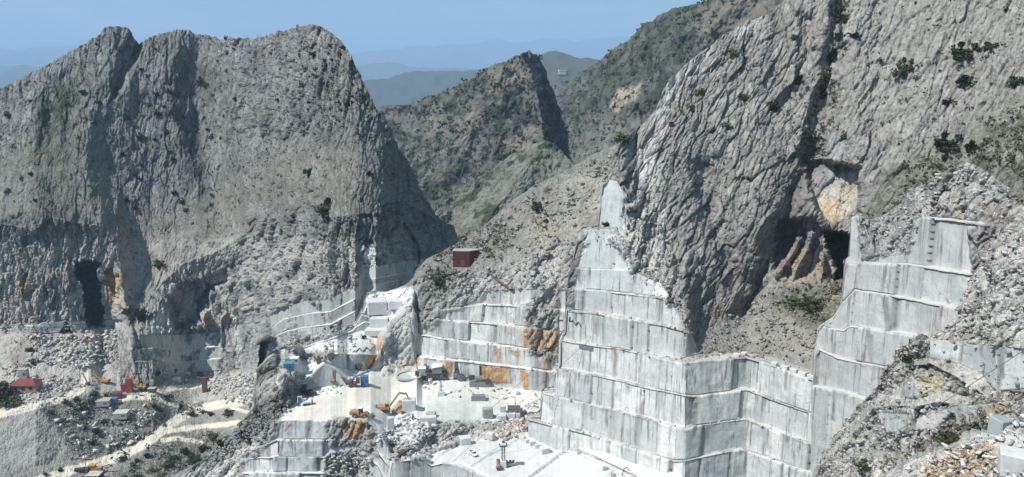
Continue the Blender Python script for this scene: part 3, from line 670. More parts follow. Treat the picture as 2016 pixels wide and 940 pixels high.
sh.paint((sh.seg == 6) * (sh.px > 770) * .9, (.50, .485, .455))
# scree hill at the left
q = (sh.px < 600) * sh.inside([(330, 1000), (330, 960), (425, 885), (504, 800), (545, 770), (588, 755), (592, 770), (545, 830), (505, 850), (470, 880), (400, 930)], 10, 4); sh.paint(q * .85, (.23, .23, .22)); sh.msk[..., 0] *= 1 - q; sh.msk[..., 1] = np.maximum(sh.msk[..., 1], q * .35)
q = sh.inside([(330, 1000), (345, 945), (470, 880), (500, 868), (520, 885), (470, 925), (455, 1000)], 8, 3); sh.paint(q * .8, (.62, .615, .58)); sh.msk[..., 0] *= 1 - q * .7
q = sh.inside([(500, 760), (515, 715), (545, 690), (570, 695), (560, 715), (540, 740)], 8, 4); sh.paint(q * .75, (.25, .25, .23)); sh.msk[..., 1] = np.maximum(sh.msk[..., 1], q * .4)
# rust-coloured veins
for pl, a in (([(720, 702), (742, 699), (742, 716), (728, 727), (718, 722)], .95), ([(740, 650), (755, 655), (752, 697), (742, 690)], .5), ([(816, 702), (826, 702), (824, 722), (818, 718)], .85), ([(873, 708), (892, 712), (888, 735), (880, 745)], .85),
              ([(945, 722), (1004, 722), (1006, 755), (946, 752)], .9), ([(1026, 730), (1044, 732), (1042, 766), (1026, 760)], .9), ([(1003, 688), (1024, 690), (1020, 710)], .8), ([(973, 682), (984, 684), (982, 716), (974, 712)], .7), ([(1020, 648), (1098, 655), (1096, 690), (1030, 684)], .45), ([(980, 640), (1016, 644), (1010, 660)], .3),
              ([(672, 832), (716, 826), (722, 850), (690, 868), (674, 850)], .6), ([(1066, 700), (1080, 705), (1076, 740), (1068, 735)], .5), ([(776, 868), (786, 862), (784, 888), (777, 890)], .8), ([(560, 828), (572, 834), (560, 850)], .5), ([(820, 1000), (800, 990), (790, 940), (800, 912)], .0)):
    q = np.clip(sh.inside(pl, 3, 2) * a * 1.15, 0, 1); sh.paint(q, (.50, .26, .11)); sh.paint(q * sstep(fbm(sh.P / 2.5, 3, 90) * 3), (.60, .46, .28)); sh.msk[..., 0] *= 1 - q * .8
# hillside above the cuts
q = sh.w('talus') * (sh.px > 800); sh.paint(q * .5, (.265, .26, .235)); sh.msk[..., 1] = np.maximum(sh.msk[..., 1], q * np.clip(.22 + .4 * sh.wob, 0, .6))
sh.paint(sh.inside([(1050, 420), (1080, 400), (1100, 440), (1090, 500), (1050, 500), (1040, 460)], 18, 8) * .6, (.50, .46, .36))
sh.paint(sh.inside([(1100, 350), (1190, 330), (1190, 400), (1130, 460), (1100, 560), (1060, 560), (1100, 430)], 22, 10) * .6, (.46, .44, .39))
sh.paint(sh.inside([(900, 590), (980, 520), (1110, 480), (1110, 580), (950, 600)], 22, 8) * .7, (.50, .50, .48))
q = sh.inside([(820, 640), (824, 545), (880, 530), (900, 560), (850, 600), (835, 640)], 16, 8); sh.paint(q * .6, (.24, .24, .21)); sh.msk[..., 1] = np.maximum(sh.msk[..., 1], q * .4)
QUARRY = sh
scr = (sh.px < 590) & (sh.px < 505 + (830 - sh.py) * .0 + 60) & (sh.seg <= 9) & (sh.msk[..., 0] < .4)
sh.emit({'quarry_floor': (sh.w('floor') > 0) | ((sh.seg >= 2) & (sh.seg <= 5) & (sh.px > 769)), 'hillside': (sh.w('talus') > 0) | (sh.w('rock') > 0), 'scree_slope': scr}, 'quarry_terraces', GROUND)

# ---- the big buttress and the massif behind it
M_foot = [(1038, 860), (1060, 870), (1090, 884), (1150, 899), (1200, 916), (1240, 941), (1300, 972), (1348, 1000), (1470, 985), (1512, 1000), (1640, 1070), (2200, 1070)]
e1 = [(1038, 826), (1043, 828), (1118, 847), (1163, 857), (1223, 877), (1308, 905), (1328, 910), (1352, 908), (1375, 903), (1460, 886), (1512, 903), (1562, 922), (1615, 940), (1640, 950), (2200, 950)]
e2 = [(1038, 822), (1064, 822), (1067, 776), (1110, 785), (1158, 797), (1203, 810), (1258, 822), (1328, 842), (1350, 846), (1365, 841), (1470, 826), (1512, 845), (1560, 862), (1615, 882), (1640, 892), (2200, 900)]
e3 = [(1038, 821), (1064, 818), (1068, 774), (1092, 772), (1095, 727), (1150, 737), (1203, 747), (1273, 765), (1348, 780), (1372, 781), (1470, 769), (1512, 785), (1562, 803), (1640, 829), (2200, 840)]
e4 = [(1038, 821), (1064, 818), (1068, 773), (1093, 768), (1096, 724), (1101, 722), (1103, 671), (1168, 682), (1228, 690), (1278, 702), (1343, 716), (1375, 712), (1470, 705), (1512, 716), (1560, 736), (1640, 765), (2200, 790)]
b5 = [(1038, 821), (1064, 818), (1068, 773), (1093, 768), (1096, 724), (1101, 720), (1103, 668), (1168, 678), (1228, 686), (1278, 697), (1343, 706), (1362, 700), (1400, 695), (1470, 690), (1512, 700), (1560, 716), (1640, 745), (2200, 770)]
e5 = [(1038, 821), (1064, 818), (1068, 773), (1093, 768), (1096, 724), (1101, 720), (1103, 668), (1112, 655), (1115, 612), (1183, 620), (1258, 634), (1308, 643), (1345, 652), (1366, 662), (1372, 672), (1400, 660), (1470, 650), (1540, 640), (1640, 640), (2200, 650)]
e6 = [(1038, 821), (1064, 818), (1068, 773), (1093, 768), (1096, 724), (1101, 720), (1103, 668), (1112, 652), (1114, 608), (1115, 570), (1183, 574), (1258, 583), (1300, 588), (1322, 600), (1345, 625), (1372, 650), (1400, 630), (1470, 610), (1540, 600), (1640, 580), (2200, 600)]
e7 = [(1038, 821), (1064, 818), (1068, 773), (1093, 768), (1096, 724), (1101, 720), (1103, 668), (1112, 650), (1114, 606), (1118, 566), (1124, 530), (1183, 531), (1248, 534), (1262, 545), (1300, 560), (1322, 590), (1345, 600), (1372, 630), (1420, 590), (1470, 560), (1540, 560), (1640, 540), (2200, 540)]
e8 = [(1038, 821), (1064, 818), (1068, 773), (1093, 768), (1096, 724), (1101, 720), (1103, 668), (1112, 650), (1114, 606), (1118, 564), (1124, 526), (1140, 460), (1150, 455), (1212, 452), (1222, 480), (1250, 520), (1300, 520), (1345, 540), (1420, 520), (1540, 520), (1600, 500), (1640, 480), (1700, 450), (2200, 420)]
e9 = [(1038, 821), (1064, 818), (1068, 773), (1093, 768), (1096, 724), (1101, 720), (1103, 668), (1112, 650), (1114, 606), (1118, 563), (1124, 525), (1140, 458), (1146, 449), (1180, 446), (1188, 366), (1200, 355), (1212, 358), (1230, 380), (1240, 420), (1300, 400), (1400, 400), (1540, 400), (1640, 380), (2200, 300)]
mtop = [(1038, 821), (1064, 817), (1068, 772), (1093, 767), (1096, 723), (1101, 719), (1103, 667), (1112, 649), (1114, 605), (1118, 562), (1124, 524), (1140, 457), (1146, 448), (1180, 445), (1188, 365), (1200, 345), (1212, 290), (1222, 272), (1240, 262), (1265, 244), (1285, 222), (1296, 200), (1306, 175), (1318, 158), (1330, 146), (1352, 124), (1372, 108), (1392, 94), (1412, 78), (1432, 66), (1450, 58), (1470, 44), (1492, 38), (1510, 30), (1525, 24), (1545, -5), (1580, -60), (1700, -160), (2200, -200)]
Dm = []
for x, y in M_foot:
    Dm.append((x, 133 / -ray(x, y)[2]))
Dm[-1] = (2200, Dm[-2][1] - 12)
sl = lambda a, b, c: [(1038, a), (1355, a), (1375, b), (1640, b), (2200, c)]
sh = Sheet(1038, 2200, 1.75, M_foot, Dm,
    [(e1, 87, 'wall'), (lvl(e1, -4.5), 1, 'floor'), (e2, 87, 'wall'), (lvl(e2, -3.5), 1, 'floor'), (e3, 87, 'wall'), (lvl(e3, -3.5), 1, 'floor'), (e4, 87, 'wall'), (b5, 1, 'floor'),
     (e5, [(1038, 87), (1355, 87), (1372, 34), (1640, 32), (2200, 40)], 'wall'), (lvl(e5, -5), [(1038, 1), (1300, 4), (1360, 8), (1372, 30), (2200, 40)], 'floor'),
     (e6, [(1038, 87), (1310, 87), (1350, 60), (1375, 35), (1640, 32), (2200, 45)], 'wall'), (lvl(e6, -4), [(1038, 1), (1290, 2), (1350, 40), (2200, 45)], 'floor'),
     (e7, [(1038, 87), (1250, 85), (1300, 60), (2200, 48)], 'wall'), (lvl(e7, -2), [(1038, 2), (1250, 20), (1300, 50), (2200, 50)], 'floor'), (e8, [(1038, 84), (1215, 84), (1250, 56), (2200, 52)], 'wall'),
     (lvl(e8, -5), [(1038, 5), (1210, 5), (1230, 50), (2200, 50)], 'talus'), (e9, [(1038, 82), (1225, 82), (1250, 54), (1500, 54), (1640, 52), (2200, 50)], 'wall'), (mtop, [(1038, 50), (1250, 50), (1500, 52), (1700, 50), (2200, 50)], 'rock')], ystep=1.6, back=(35, 6, 14), wobble=1.0)
far = sstep((660 - sh.py) / 60) * sstep((sh.px - 1260) / 50)
lateral(sh, sstep((600 - sh.py) / 200) * sstep((sh.px - 1235) / 70), 55)
for ln, a, wd in (([(1500, 30), (1490, 200), (1500, 350), (1480, 520), (1440, 680)], 9, 60), ([(1440, 70), (1430, 200), (1440, 330)], 4, 36), ([(1700, -60), (1680, 100), (1680, 240), (1700, 300)], 10, 44), ([(1850, -100), (1840, 100), (1800, 260), (1760, 340)], 6, 60)):
    sh.D -= .45 * a * sh.near(ln, wd, 12) * far
for ln, a, wd in (([(1660, -40), (1645, 60), (1632, 160), (1612, 230), (1600, 300)], 9, 24), ([(1590, 40), (1585, 120), (1575, 175)], 6, 18), ([(1560, 180), (1530, 210)], 4, 16), ([(1600, 300), (1560, 380), (1530, 470), (1450, 660)], 9, 34), ([(1380, 330), (1400, 430), (1450, 560)], 5, 26)):
    sh.D += a * sh.near(ln, wd, 6) * far
for pl, dd, so in (([(1590, 318), (1640, 318), (1690, 330), (1694, 380), (1684, 470), (1640, 466), (1618, 430), (1600, 400), (1592, 360)], 10, 6), ([(1540, 440), (1600, 428), (1640, 462), (1682, 468), (1668, 548), (1642, 556), (1600, 540), (1560, 548), (1528, 540), (1520, 500)], 10, 8), ([(1625, 452), (1682, 466), (1672, 545), (1645, 555), (1634, 500)], 26, 4), ([(1548, 450), (1575, 440), (1590, 470), (1560, 520), (1540, 500)], 6, 5)):
    sh.D += dd * sh.inside(pl, so, 3)
for ln in ([(1560, 545), (1590, 490), (1600, 460)], [(1530, 540), (1560, 500), (1575, 470)], [(1618, 545), (1622, 500)]): sh.D -= 9 * sh.near(ln, 9, 2)
sh.build_xyz()
sh.rough = np.zeros(sh.px.shape)
sh.rough = np.maximum(sh.rough, sstep((sh.px - 1366) / 8) * (sh.seg >= 8))
sh.rough = np.maximum(sh.rough, sstep((sh.px - 1234) / 8) * (sh.seg >= 14))
for pl in ([(1246, 545), (1262, 530), (1310, 560), (1330, 600), (1345, 640), (1390, 700), (1390, 560), (1300, 400), (1235, 350), (1230, 400), (1228, 460), (1200, 470), (1225, 500)], [(1110, 600), (1108, 520), (1150, 455), (1160, 480), (1135, 530), (1130, 600)]):
    sh.rough = np.maximum(sh.rough, sh.inside(pl, 6, 4))
basin = sh.inside([(1360, 708), (1380, 660), (1480, 600), (1520, 560), (1600, 560), (1660, 560), (1680, 640), (1660, 780), (1600, 745), (1520, 712), (1470, 700)], 14, 6)
grass = sh.inside([(1690, 440), (1760, 330), (1850, 290), (1960, 220), (2100, 130), (2200, 120), (2200, 420), (1700, 480)], 40, 20)
sh.calm = np.maximum(basin, grass * .45)
sh.gain = 1 + .7 * sh.inside([(1235, 350), (1300, 380), (1350, 600), (1310, 600), (1240, 540), (1215, 460)], 20, 10)
# cracked, steeply dipping slabs
relief(sh, 1.0, (.42, 0, 1), 3.4, 6.5, 2.3, face=(.19, 3.9, 1.5), bigamp=.36, block=(10.0, .75), macro=.75, seed=7, talus=1.2)
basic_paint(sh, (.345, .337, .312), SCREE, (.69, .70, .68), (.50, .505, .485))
wr = np.maximum(sh.w('rock'), sh.rough)
sh.paint(sh.w('floor') * sstep(fbm(sh.P / 7, 3, 81) * 4 + .2) * .7, (.27, .265, .25))
nat = sh.rough * (sh.py < 560) + sh.w('rock'); nat = np.clip(nat, 0, 1)
sh.paint(sh.rough * .85, np.stack([c_ * (.7 + .6 * sh.f2r) for c_ in (.335, .327, .303)], -1)); sh.paint(sh.rough * sh.crack * .5, (.09, .09, .09))
sh.paint(nat * sh.inside([(1600, -80), (2250, -80), (2250, 250), (1950, 250), (1800, 330), (1700, 330), (1650, 200)], 60, 14) * .45, (.40, .392, .365))
# fresh white scars along the edge
for pl, a in (([(1290, 240), (1308, 175), (1325, 150), (1360, 120), (1400, 95), (1400, 108), (1350, 150), (1330, 200), (1300, 280), (1270, 320), (1250, 340), (1268, 280)], 1.0), ([(1440, 66), (1480, 40), (1500, 38), (1470, 60), (1450, 72)], .9), ([(1230, 400), (1270, 300), (1310, 320), (1300, 400), (1320, 470), (1310, 560), (1250, 530), (1225, 470)], .8), ([(1230, 530), (1300, 470), (1350, 600), (1340, 640), (1310, 590)], .5)):
    sh.paint(sh.inside(pl, 14, 9) * a * sstep(.3 + sh.f2r * 1.1), (.60, .595, .565))
sh.paint(basin * .8, (.31, .30, .27)); q = sh.inside([(1520, 580), (1600, 560), (1660, 560), (1650, 620), (1600, 650), (1530, 610)], 20, 10); sh.msk[..., 1] = np.maximum(sh.msk[..., 1], q * .75); sh.paint(q * .5, (.13, .14, .08))
sh.paint(sh.inside([(1345, 600), (1400, 480), (1500, 380), (1560, 330), (1600, 330), (1560, 480), (1480, 600), (1400, 700), (1350, 705)], 30, 12) * .55, (.215, .21, .195))
sh.paint(sh.inside([(1570, 300), (1600, 230), (1615, 260), (1600, 330), (1560, 420), (1540, 430)], 16, 8) * .6, (.15, .15, .13))
sh.msk[..., 1] = np.maximum(sh.msk[..., 1], grass * np.clip(.55 + .8 * sh.wob2, 0, .85)); sh.paint(grass * .35, (.21, .205, .14))
for pl, a, c in (([(1640, 345), (1690, 340), (1690, 400), (1650, 440), (1612, 430), (1605, 400)], .8, (.58, .54, .45)), ([(1615, 395), (1650, 400), (1660, 440), (1640, 440), (1618, 425)], .8, (.60, .48, .33)), ([(1600, 330), (1650, 325), (1660, 370), (1620, 370)], .6, (.30, .33, .33)), ([(1530, 545), (1560, 480), (1600, 500), (1640, 540), (1600, 560), (1540, 560)], .6, (.44, .35, .26)), ([(1570, 230), (1620, 240), (1690, 300), (1680, 325), (1600, 318), (1590, 280)], .5, (.40, .42, .42))):
    sh.paint(sh.inside(pl, 8, 5) * a, c)
q = np.zeros(sh.px.shape)
for pl in ([(1136, 530), (1150, 470), (1170, 455), (1205, 458), (1222, 470), (1235, 500), (1248, 534), (1248, 575), (1130, 570)], [(1184, 440), (1186, 368), (1200, 354), (1214, 362), (1232, 400), (1236, 452), (1205, 450)]):
    q = np.maximum(q, sh.inside(pl, 3, 1.5))
sh.paint(q * .8, (.56, .60, .60)); sh.msk[..., 0] = np.maximum(sh.msk[..., 0], q * .8)
sh.paint(sh.inside([(1262, 432), (1275, 422), (1290, 436), (1285, 452), (1266, 452)], 3, 1) * .8, (.34, .34, .33))
for pl, a in (([(1168, 625), (1178, 628), (1176, 660), (1166, 655)], .7), ([(1204, 682), (1214, 684), (1212, 740), (1206, 735)], .85), ([(1256, 800), (1268, 780), (1262, 830), (1256, 880), (1248, 870)], .8), ([(1200, 815), (1214, 818), (1210, 860)], .4), ([(1110, 632), (1120, 640), (1118, 665), (1108, 660)], .6)):
    sh.paint(sh.inside(pl, 4, 3) * a, (.22, .18, .15))
q = sh.inside([(1372, 708), (1480, 700), (1480, 690), (1400, 696)], 5, 2); sh.paint(q * .5, (.6, .59, .55))
MASSIF = sh
cutm = (sh.seg <= 14) & (sh.px < 1368) & (sh.rough < .5) | (sh.seg <= 7)
sh.emit({'quarry_terraces': cutm}, 'mountain', GROUND)

# ---- upper right workings
d_foot = [(1600, 930), (1640, 930), (1700, 930), (1760, 930), (2000, 930)]
rows = [[(1600, 764), (1620, 766), (1640, 770), (1646, 771), (1702, 786), (1760, 800), (2000, 830)],
        [(1600, 756), (1605, 704), (1612, 690), (1640, 702), (1647, 706), (1747, 726), (1850, 745), (2000, 760)],
        [(1600, 756), (1605, 703), (1612, 655), (1622, 643), (1632, 648), (1660, 652), (1672, 643), (1792, 662), (1880, 680), (2000, 700)],
        [(1600, 756), (1605, 703), (1612, 648), (1620, 640), (1640, 628), (1655, 606), (1658, 600), (1684, 573), (1780, 588), (1882, 610), (2000, 630)],
        [(1600, 756), (1605, 703), (1612, 647), (1620, 639), (1640, 626), (1655, 604), (1658, 590), (1662, 518), (1690, 524), (1697, 520), (1792, 523), (1912, 541), (2000, 552)],
        [(1600, 756), (1605, 703), (1612, 646), (1620, 638), (1640, 625), (1655, 603), (1658, 588), (1664, 512), (1674, 504), (1676, 430), (1690, 426), (1702, 440), (1720, 500), (1740, 500), (1790, 495), (1800, 440), (1815, 430), (1860, 432), (1932, 441), (2000, 452)]]
dtop = [(1600, 756), (1605, 703), (1612, 645), (1620, 637), (1640, 624), (1655, 602), (1658, 586), (1664, 511), (1674, 502), (1676, 428), (1690, 424), (1700, 430), (1720, 432), (1745, 420), (1775, 400), (1800, 372), (1825, 362), (1850, 346), (1885, 332), (1905, 320), (1930, 330), (2000, 380)]
segs = []
for k, rw in enumerate(rows):
    segs.append((rw, 86, 'wall'))
    segs.append((lvl(rw, -(6, 5, 4, 5, 4, 3)[k]), 2, 'floor'))
segs.append((dtop, 52, 'rock'))
sh = Sheet(1600, 2000, 1.5, d_foot, [(1600, 232), (1640, 224), (1700, 215), (1900, 196), (2000, 191)], segs, ystep=1.6, back=(25, 6, 8), wobble=1.0)
sh.D -= np.clip(1660 - sh.px, 0, 60) * .0
sh.build_xyz()
sh.rough = np.zeros(sh.px.shape)
for pl in ([(1698, 520), (1690, 430), (1800, 372), (1800, 440), (1792, 498), (1740, 505), (1715, 515)], [(1905, 450), (2000, 440), (2000, 640), (1900, 620), (1915, 545)]): sh.rough = np.maximum(sh.rough, sh.inside(pl, 5, 4))
relief(sh, .9, (.4, .1, 1), 2.2, 6, 2.2, block=(10.0, .6), macro=.3, seed=5)
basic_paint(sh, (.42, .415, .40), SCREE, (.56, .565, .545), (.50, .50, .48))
sh.paint(sh.rough * .8, np.stack([.38 * (.75 + .5 * sh.f2r)] * 3, -1))
for pl, a in (([(1735, 585), (1748, 585), (1754, 655), (1742, 655)], .9), ([(1714, 655), (1724, 660), (1722, 715), (1715, 712)], .8), ([(1640, 770), (1646, 770), (1645, 830), (1638, 825)], .8)):
    sh.paint(sh.inside(pl, 3, 1.5) * a, (.13, .13, .13))
q = sh.inside([(1800, 600), (1860, 612), (1850, 656), (1810, 648)], 6, 3) * sstep(perlin(np.stack([sh.px / 4, sh.py / 60, sh.px * 0], -1)) * 3 + .5); sh.paint(q * .75, (.16, .17, .17))
q = sh.inside([(1890, 400), (1925, 390), (1935, 440), (1925, 520), (2000, 560), (2000, 400)], 10, 4); sh.paint(q * .6, (.27, .24, .22))
sh.paint(sh.inside([(1878, 392), (1890, 385), (1896, 430), (1880, 432)], 4, 3) * .5, (.5, .42, .28))
UPPER = sh
sh.emit({}, 'quarry_terraces', GROUND)

# ---- rubble spur in front at the right
f_foot = [(1585, 1000), (2200, 1000)]
fa = [(1585, 990), (1620, 965), (1660, 925), (1700, 890), (1760, 885), (1790, 872), (1840, 860), (1900, 850), (2016, 820), (2200, 800)]
fb = [(1585, 985), (1610, 930), (1650, 880), (1690, 840), (1718, 805), (1760, 800), (1800, 800), (1850, 792), (1900, 800), (2016, 790), (2200, 780)]
fc = [(1585, 982), (1610, 920), (1650, 865), (1690, 815), (1730, 775), (1790, 785), (1860, 770), (1900, 780), (1960, 790), (2200, 770)]
fd = [(1585, 981), (1610, 915), (1650, 858), (1690, 805), (1740, 745), (1775, 722), (1830, 715), (1870, 735), (1940, 780), (1960, 772), (2200, 760)]
fe = [(1585, 980), (1610, 905), (1650, 852), (1700, 790), (1745, 735), (1775, 710), (1832, 704), (1890, 716), (1930, 735), (1960, 770), (2200, 750)]
ff = [(1585, 979), (1610, 903), (1650, 851), (1700, 789), (1745, 733), (1775, 690), (1832, 668), (1880, 672), (1920, 680), (1985, 685), (2016, 690), (2200, 690)]
ftop = [(1585, 978), (1605, 925), (1612, 898), (1630, 875), (1650, 850), (1678, 815), (1700, 788), (1730, 752), (1752, 720), (1768, 690), (1790, 666), (1825, 655), (1858, 645), (1872, 625), (1886, 600), (1902, 565), (1920, 535), (1940, 500), (1960, 450), (1985, 410), (2016, 395), (2100, 330), (2200, 270)]
sh = Sheet(1585, 2200, 1.5, f_foot, [(1585, 178), (1700, 150), (1800, 132), (2016, 118), (2200, 112)],
    [(fa, 38, 'rock'), (fb, [(1585, 38), (1690, 40), (1720, 76), (1960, 76), (2016, 40)], 'rock'), (fc, 30, 'talus'), (fd, [(1585, 40), (1740, 72), (1800, 72), (1860, 50), (2200, 40)], 'rock'), (fe, 26, 'talus'), (ff, [(1585, 40), (1760, 50), (1832, 84), (2016, 84), (2200, 84)], 'wall'), (ftop, [(1585, 40), (1760, 36), (1850, 30), (2200, 42)], 'rock')], ystep=1.6, back=(30, 6, 6))
FACES = np.maximum.reduce([sh.inside(pl, 6, 2) for pl in ([(1715, 805), (1795, 808), (1785, 855), (1742, 852)], [(1752, 770), (1800, 742), (1805, 785), (1756, 792)], [(1798, 830), (1872, 802), (1845, 842), (1800, 852)], [(1868, 800), (1962, 788), (1950, 832), (1880, 842)])])
sh.build_xyz()
sh.calm = FACES * .9
sh.rough = (sh.px < 1830) * sh.w('wall')
sh.gain = 1.0
relief(sh, 1.1, (.6, .1, .9), 1.7, 4.2, 1.6, block=(9.0, .3), macro=.35, seed=9, talus=1.1)
basic_paint(sh, (.52, .51, .475), (.49, .48, .44), (.58, .59, .57))
dark = sh.inside([(1830, 880), (1880, 790), (1940, 770), (1960, 800), (1930, 850), (1860, 880)], 24, 10); sh.msk[..., 1] = np.maximum(sh.msk[..., 1], dark * .6); sh.paint(dark * .4, (.2, .2, .17))
veg = sh.inside([(1770, 700), (1860, 700), (1880, 730), (1790, 722)], 12, 6); sh.msk[..., 1] = np.maximum(sh.msk[..., 1], veg * .6)
q = sh.inside([(1800, 740), (1850, 738), (1850, 770), (1815, 775)], 8, 5); sh.paint(q * .7, (.52, .47, .32))
for pl in ([(1720, 810), (1790, 812), (1780, 850), (1745, 850)], [(1755, 770), (1800, 745), (1800, 785), (1758, 790)], [(1800, 830), (1870, 805), (1840, 840), (1800, 850)], [(1870, 800), (1960, 790), (1950, 830), (1880, 840)]):
    q = sh.inside(pl, 4, 2); sh.paint(q * .85, (.50, .505, .485)); sh.msk[..., 0] = np.maximum(sh.msk[..., 0], q * .9)
sh.paint(sh.inside([(1935, 800), (1990, 790), (1970, 825), (1935, 830)], 8, 4) * .7, (.50, .38, .24))
sh.paint(sh.inside([(1958, 688), (1972, 688), (1980, 745), (1972, 748)], 3, 1) * .8, (.15, .15, .15))
q = sh.inside([(1860, 650), (1905, 560), (1960, 440), (2060, 380), (2060, 600), (1960, 660)], 20, 8); sh.paint(q * .5, np.stack([.50 * (.7 + .6 * sh.f2r)] * 3, -1))
SPUR = sh
sh.emit({}, 'rubble_slope', GROUND)

# ---- gravel lip at our feet
n_top = [(1700, 1000), (1760, 962), (1800, 930), (1830, 906), (1880, 876), (1910, 858), (1940, 850), (1980, 838), (2016, 826), (2200, 780)]
sh = Sheet(1700, 2200, 1.25, [(1700, 1060), (2200, 1060)], [(1700, 46), (2016, 43), (2200, 42)], [(n_top, [(1700, 14), (2200, 16)], 'talus')], ystep=1.25, back=(34, 8, 2.5))
sh.build_xyz(); P = sh.P; n = sh.normals()
g1, ra, ca = facets(P, 1.5, None, 3, .7, .7); g2, rb, cb = facets(P, .55, None, 4, .7, .8)
sh.P = P + n * (fbm(P / 6, 3, 2) * .35 + g1 * .16 + g2 * .22)[..., None]
sh.start_paint((.50, .495, .47)); sh.paint(np.ones_like(ra), np.stack([.72 + .5 * rb] * 3, -1), True)
q = sh.inside([(1820, 930), (1880, 880), (1950, 875), (1975, 910), (1930, 960), (1800, 970)], 30, 16); sh.paint(q * .75, (.50, .39, .26))
sh.msk[..., 2] = 1
sh.emit({}, 'gravel_slope', GROUND)
LIP = sh

# ---- the land the sheets stand on, far below and out to the horizon
me_v = [(-42000, -20000, -40), (42000, -20000, -40), (42000, 44000, -40), (-42000, 44000, -40)]
o = grid_mesh('ground', np.array(me_v, float), np.array([[0, 1, 2, 3]]), np.tile([.11, .12, .09], (4, 1)), np.tile([0, .5, 0, 0.], (4, 1)), GROUND)


# ------------------------------------------------------------------ placing things on the land
bpy.context.view_layer.update()
DG = bpy.context.evaluated_depsgraph_get()
EYE = Vector((0, 0, CAMZ))
def hit(px, py):
    x, y, z = ray(px, py); d = Vector((float(x), float(y), float(z))).normalized()
    ok, p, n, i, o, m = S.ray_cast(DG, EYE, d, distance=60000)
    return (p, n) if ok else (EYE + d * 3000, Vector((0, 0, 1)))
def at_range(px, py, D):
    x, y, z = ray(px, py); return Vector((float(x) * D, float(y) * D, float(z) * D + CAMZ))
def ground_z(x, y, z0=600):
    ok, p, n, i, o, m = S.ray_cast(DG, Vector((x, y, z0)), Vector((0, 0, -1)), distance=2000)
    return p.z if ok else 0
def ppm(p): return FPX / (p - EYE).length            # pixels of the photo for one metre there

def paint_mat(name, col, rough=.6, metal=0.0, dirt=.35, dirtcol=(.42, .40, .36), scale=1.2, spec=.3):
    m = bpy.data.materials.new(name); nt, b = nodes(m); L = nt.links.new
    tc = N(nt, 'ShaderNodeTexCoord'); n = N(nt, 'ShaderNodeTexNoise'); n.inputs['Scale'].default_value = scale; n.inputs['Detail'].default_value = 6; n.inputs['Roughness'].default_value = .7
    L(tc.outputs['Object'], n.inputs['Vector'])
    c = mixc(nt, maprange(nt, n.outputs[0], .42, .72, 0, dirt), col, dirtcol)
    n2 = N(nt, 'ShaderNodeTexNoise'); n2.inputs['Scale'].default_value = scale * 5; L(tc.outputs['Object'], n2.inputs['Vector'])
    c = mixc(nt, maprange(nt, n2.outputs[0], .35, .65, 0, .25), c, tuple(v * .6 for v in col))
    L(c, b.inputs['Base Color']); b.inputs['Roughness'].default_value = rough; b.inputs['Metallic'].default_value = metal; b.inputs['Specular IOR Level'].default_value = spec
    return m
M = dict(
    yellow=paint_mat('yellow_paint', (.50, .27, .05), dirt=.5), amber=paint_mat('worn_amber_paint', (.42, .22, .07), dirt=.5),
    black=paint_mat('black_rubber', (.03, .03, .03), .85, dirt=.3), dark=paint_mat('dark_steel', (.07, .07, .075), .6, dirt=.3), steel=paint_mat('grey_steel', (.25, .26, .27), .5, .3, dirt=.3),
    red=paint_mat('red_paint', (.32, .05, .04), dirt=.25), maroon=paint_mat('rusty_red_sheet', (.10, .032, .028), .9, dirt=.25, dirtcol=(.08, .05, .05)), roofred=paint_mat('dark_red_roof', (.19, .03, .045), .7, dirt=.15),
    blue=paint_mat('blue_paint', (.05, .17, .34), dirt=.2), teal=paint_mat('teal_paint', (.06, .26, .30), dirt=.2), green=paint_mat('green_paint', (.07, .24, .20), dirt=.2),
    white=paint_mat('white_paint', (.74, .75, .74), .5, dirt=.2), cream=paint_mat('cream_wall', (.50, .49, .45), .9, dirt=.3), glass=paint_mat('dark_glass', (.02, .025, .03), .12, dirt=.15, spec=.6),
    concrete=paint_mat('concrete', (.38, .37, .34), .95, dirt=.4), brick=paint_mat('pinkish_brick', (.40, .22, .18), .95, dirt=.3), rust=paint_mat('rusted_iron', (.13, .08, .06), .9, dirt=.3, dirtcol=(.22, .12, .07)),
    orange=paint_mat('orange_paint', (.50, .20, .08), dirt=.3), wood=paint_mat('weathered_wood', (.20, .17, .14), .95), cable=paint_mat('cable_wire', (.16, .16, .16), .8),
    marble=paint_mat('marble_block', (.60, .61, .60), .85, dirt=.5, dirtcol=(.33, .34, .33), scale=.7), greyblock=paint_mat('grey_marble_block', (.36, .37, .36), .9, dirt=.5, dirtcol=(.22, .22, .21), scale=.8), tarp=paint_mat('grey_tarp', (.16, .18, .20), .9),
    tan=paint_mat('tan_rubble', (.46, .37, .25), .95, dirt=.5, dirtcol=(.30, .24, .17)), water=paint_mat('milky_water', (.42, .54, .50), .12, dirt=.1, spec=.5), bark=paint_mat('bark', (.09, .075, .06), .95),
    bluestone=paint_mat('blue_grey_stone', (.33, .37, .38), .85, dirt=.4, scale=2))
def leaf_mat(name, a, b_):
    m = bpy.data.materials.new(name); nt, b = nodes(m); L = nt.links.new
    oi = N(nt, 'ShaderNodeObjectInfo'); tc = N(nt, 'ShaderNodeTexCoord'); n = N(nt, 'ShaderNodeTexNoise'); n.inputs['Scale'].default_value = 3
    L(tc.outputs['Object'], n.inputs['Vector'])
    c = mixc(nt, maprange(nt, n.outputs[0], .35, .65, 0, 1), a, b_)
    c = mixc(nt, maths(nt, 'MULTIPLY', oi.outputs['Random'], .45), c, (.07, .07, .035))
    L(c, b.inputs['Base Color']); b.inputs['Roughness'].default_value = .8; b.inputs['Specular IOR Level'].default_value = .15
    return m
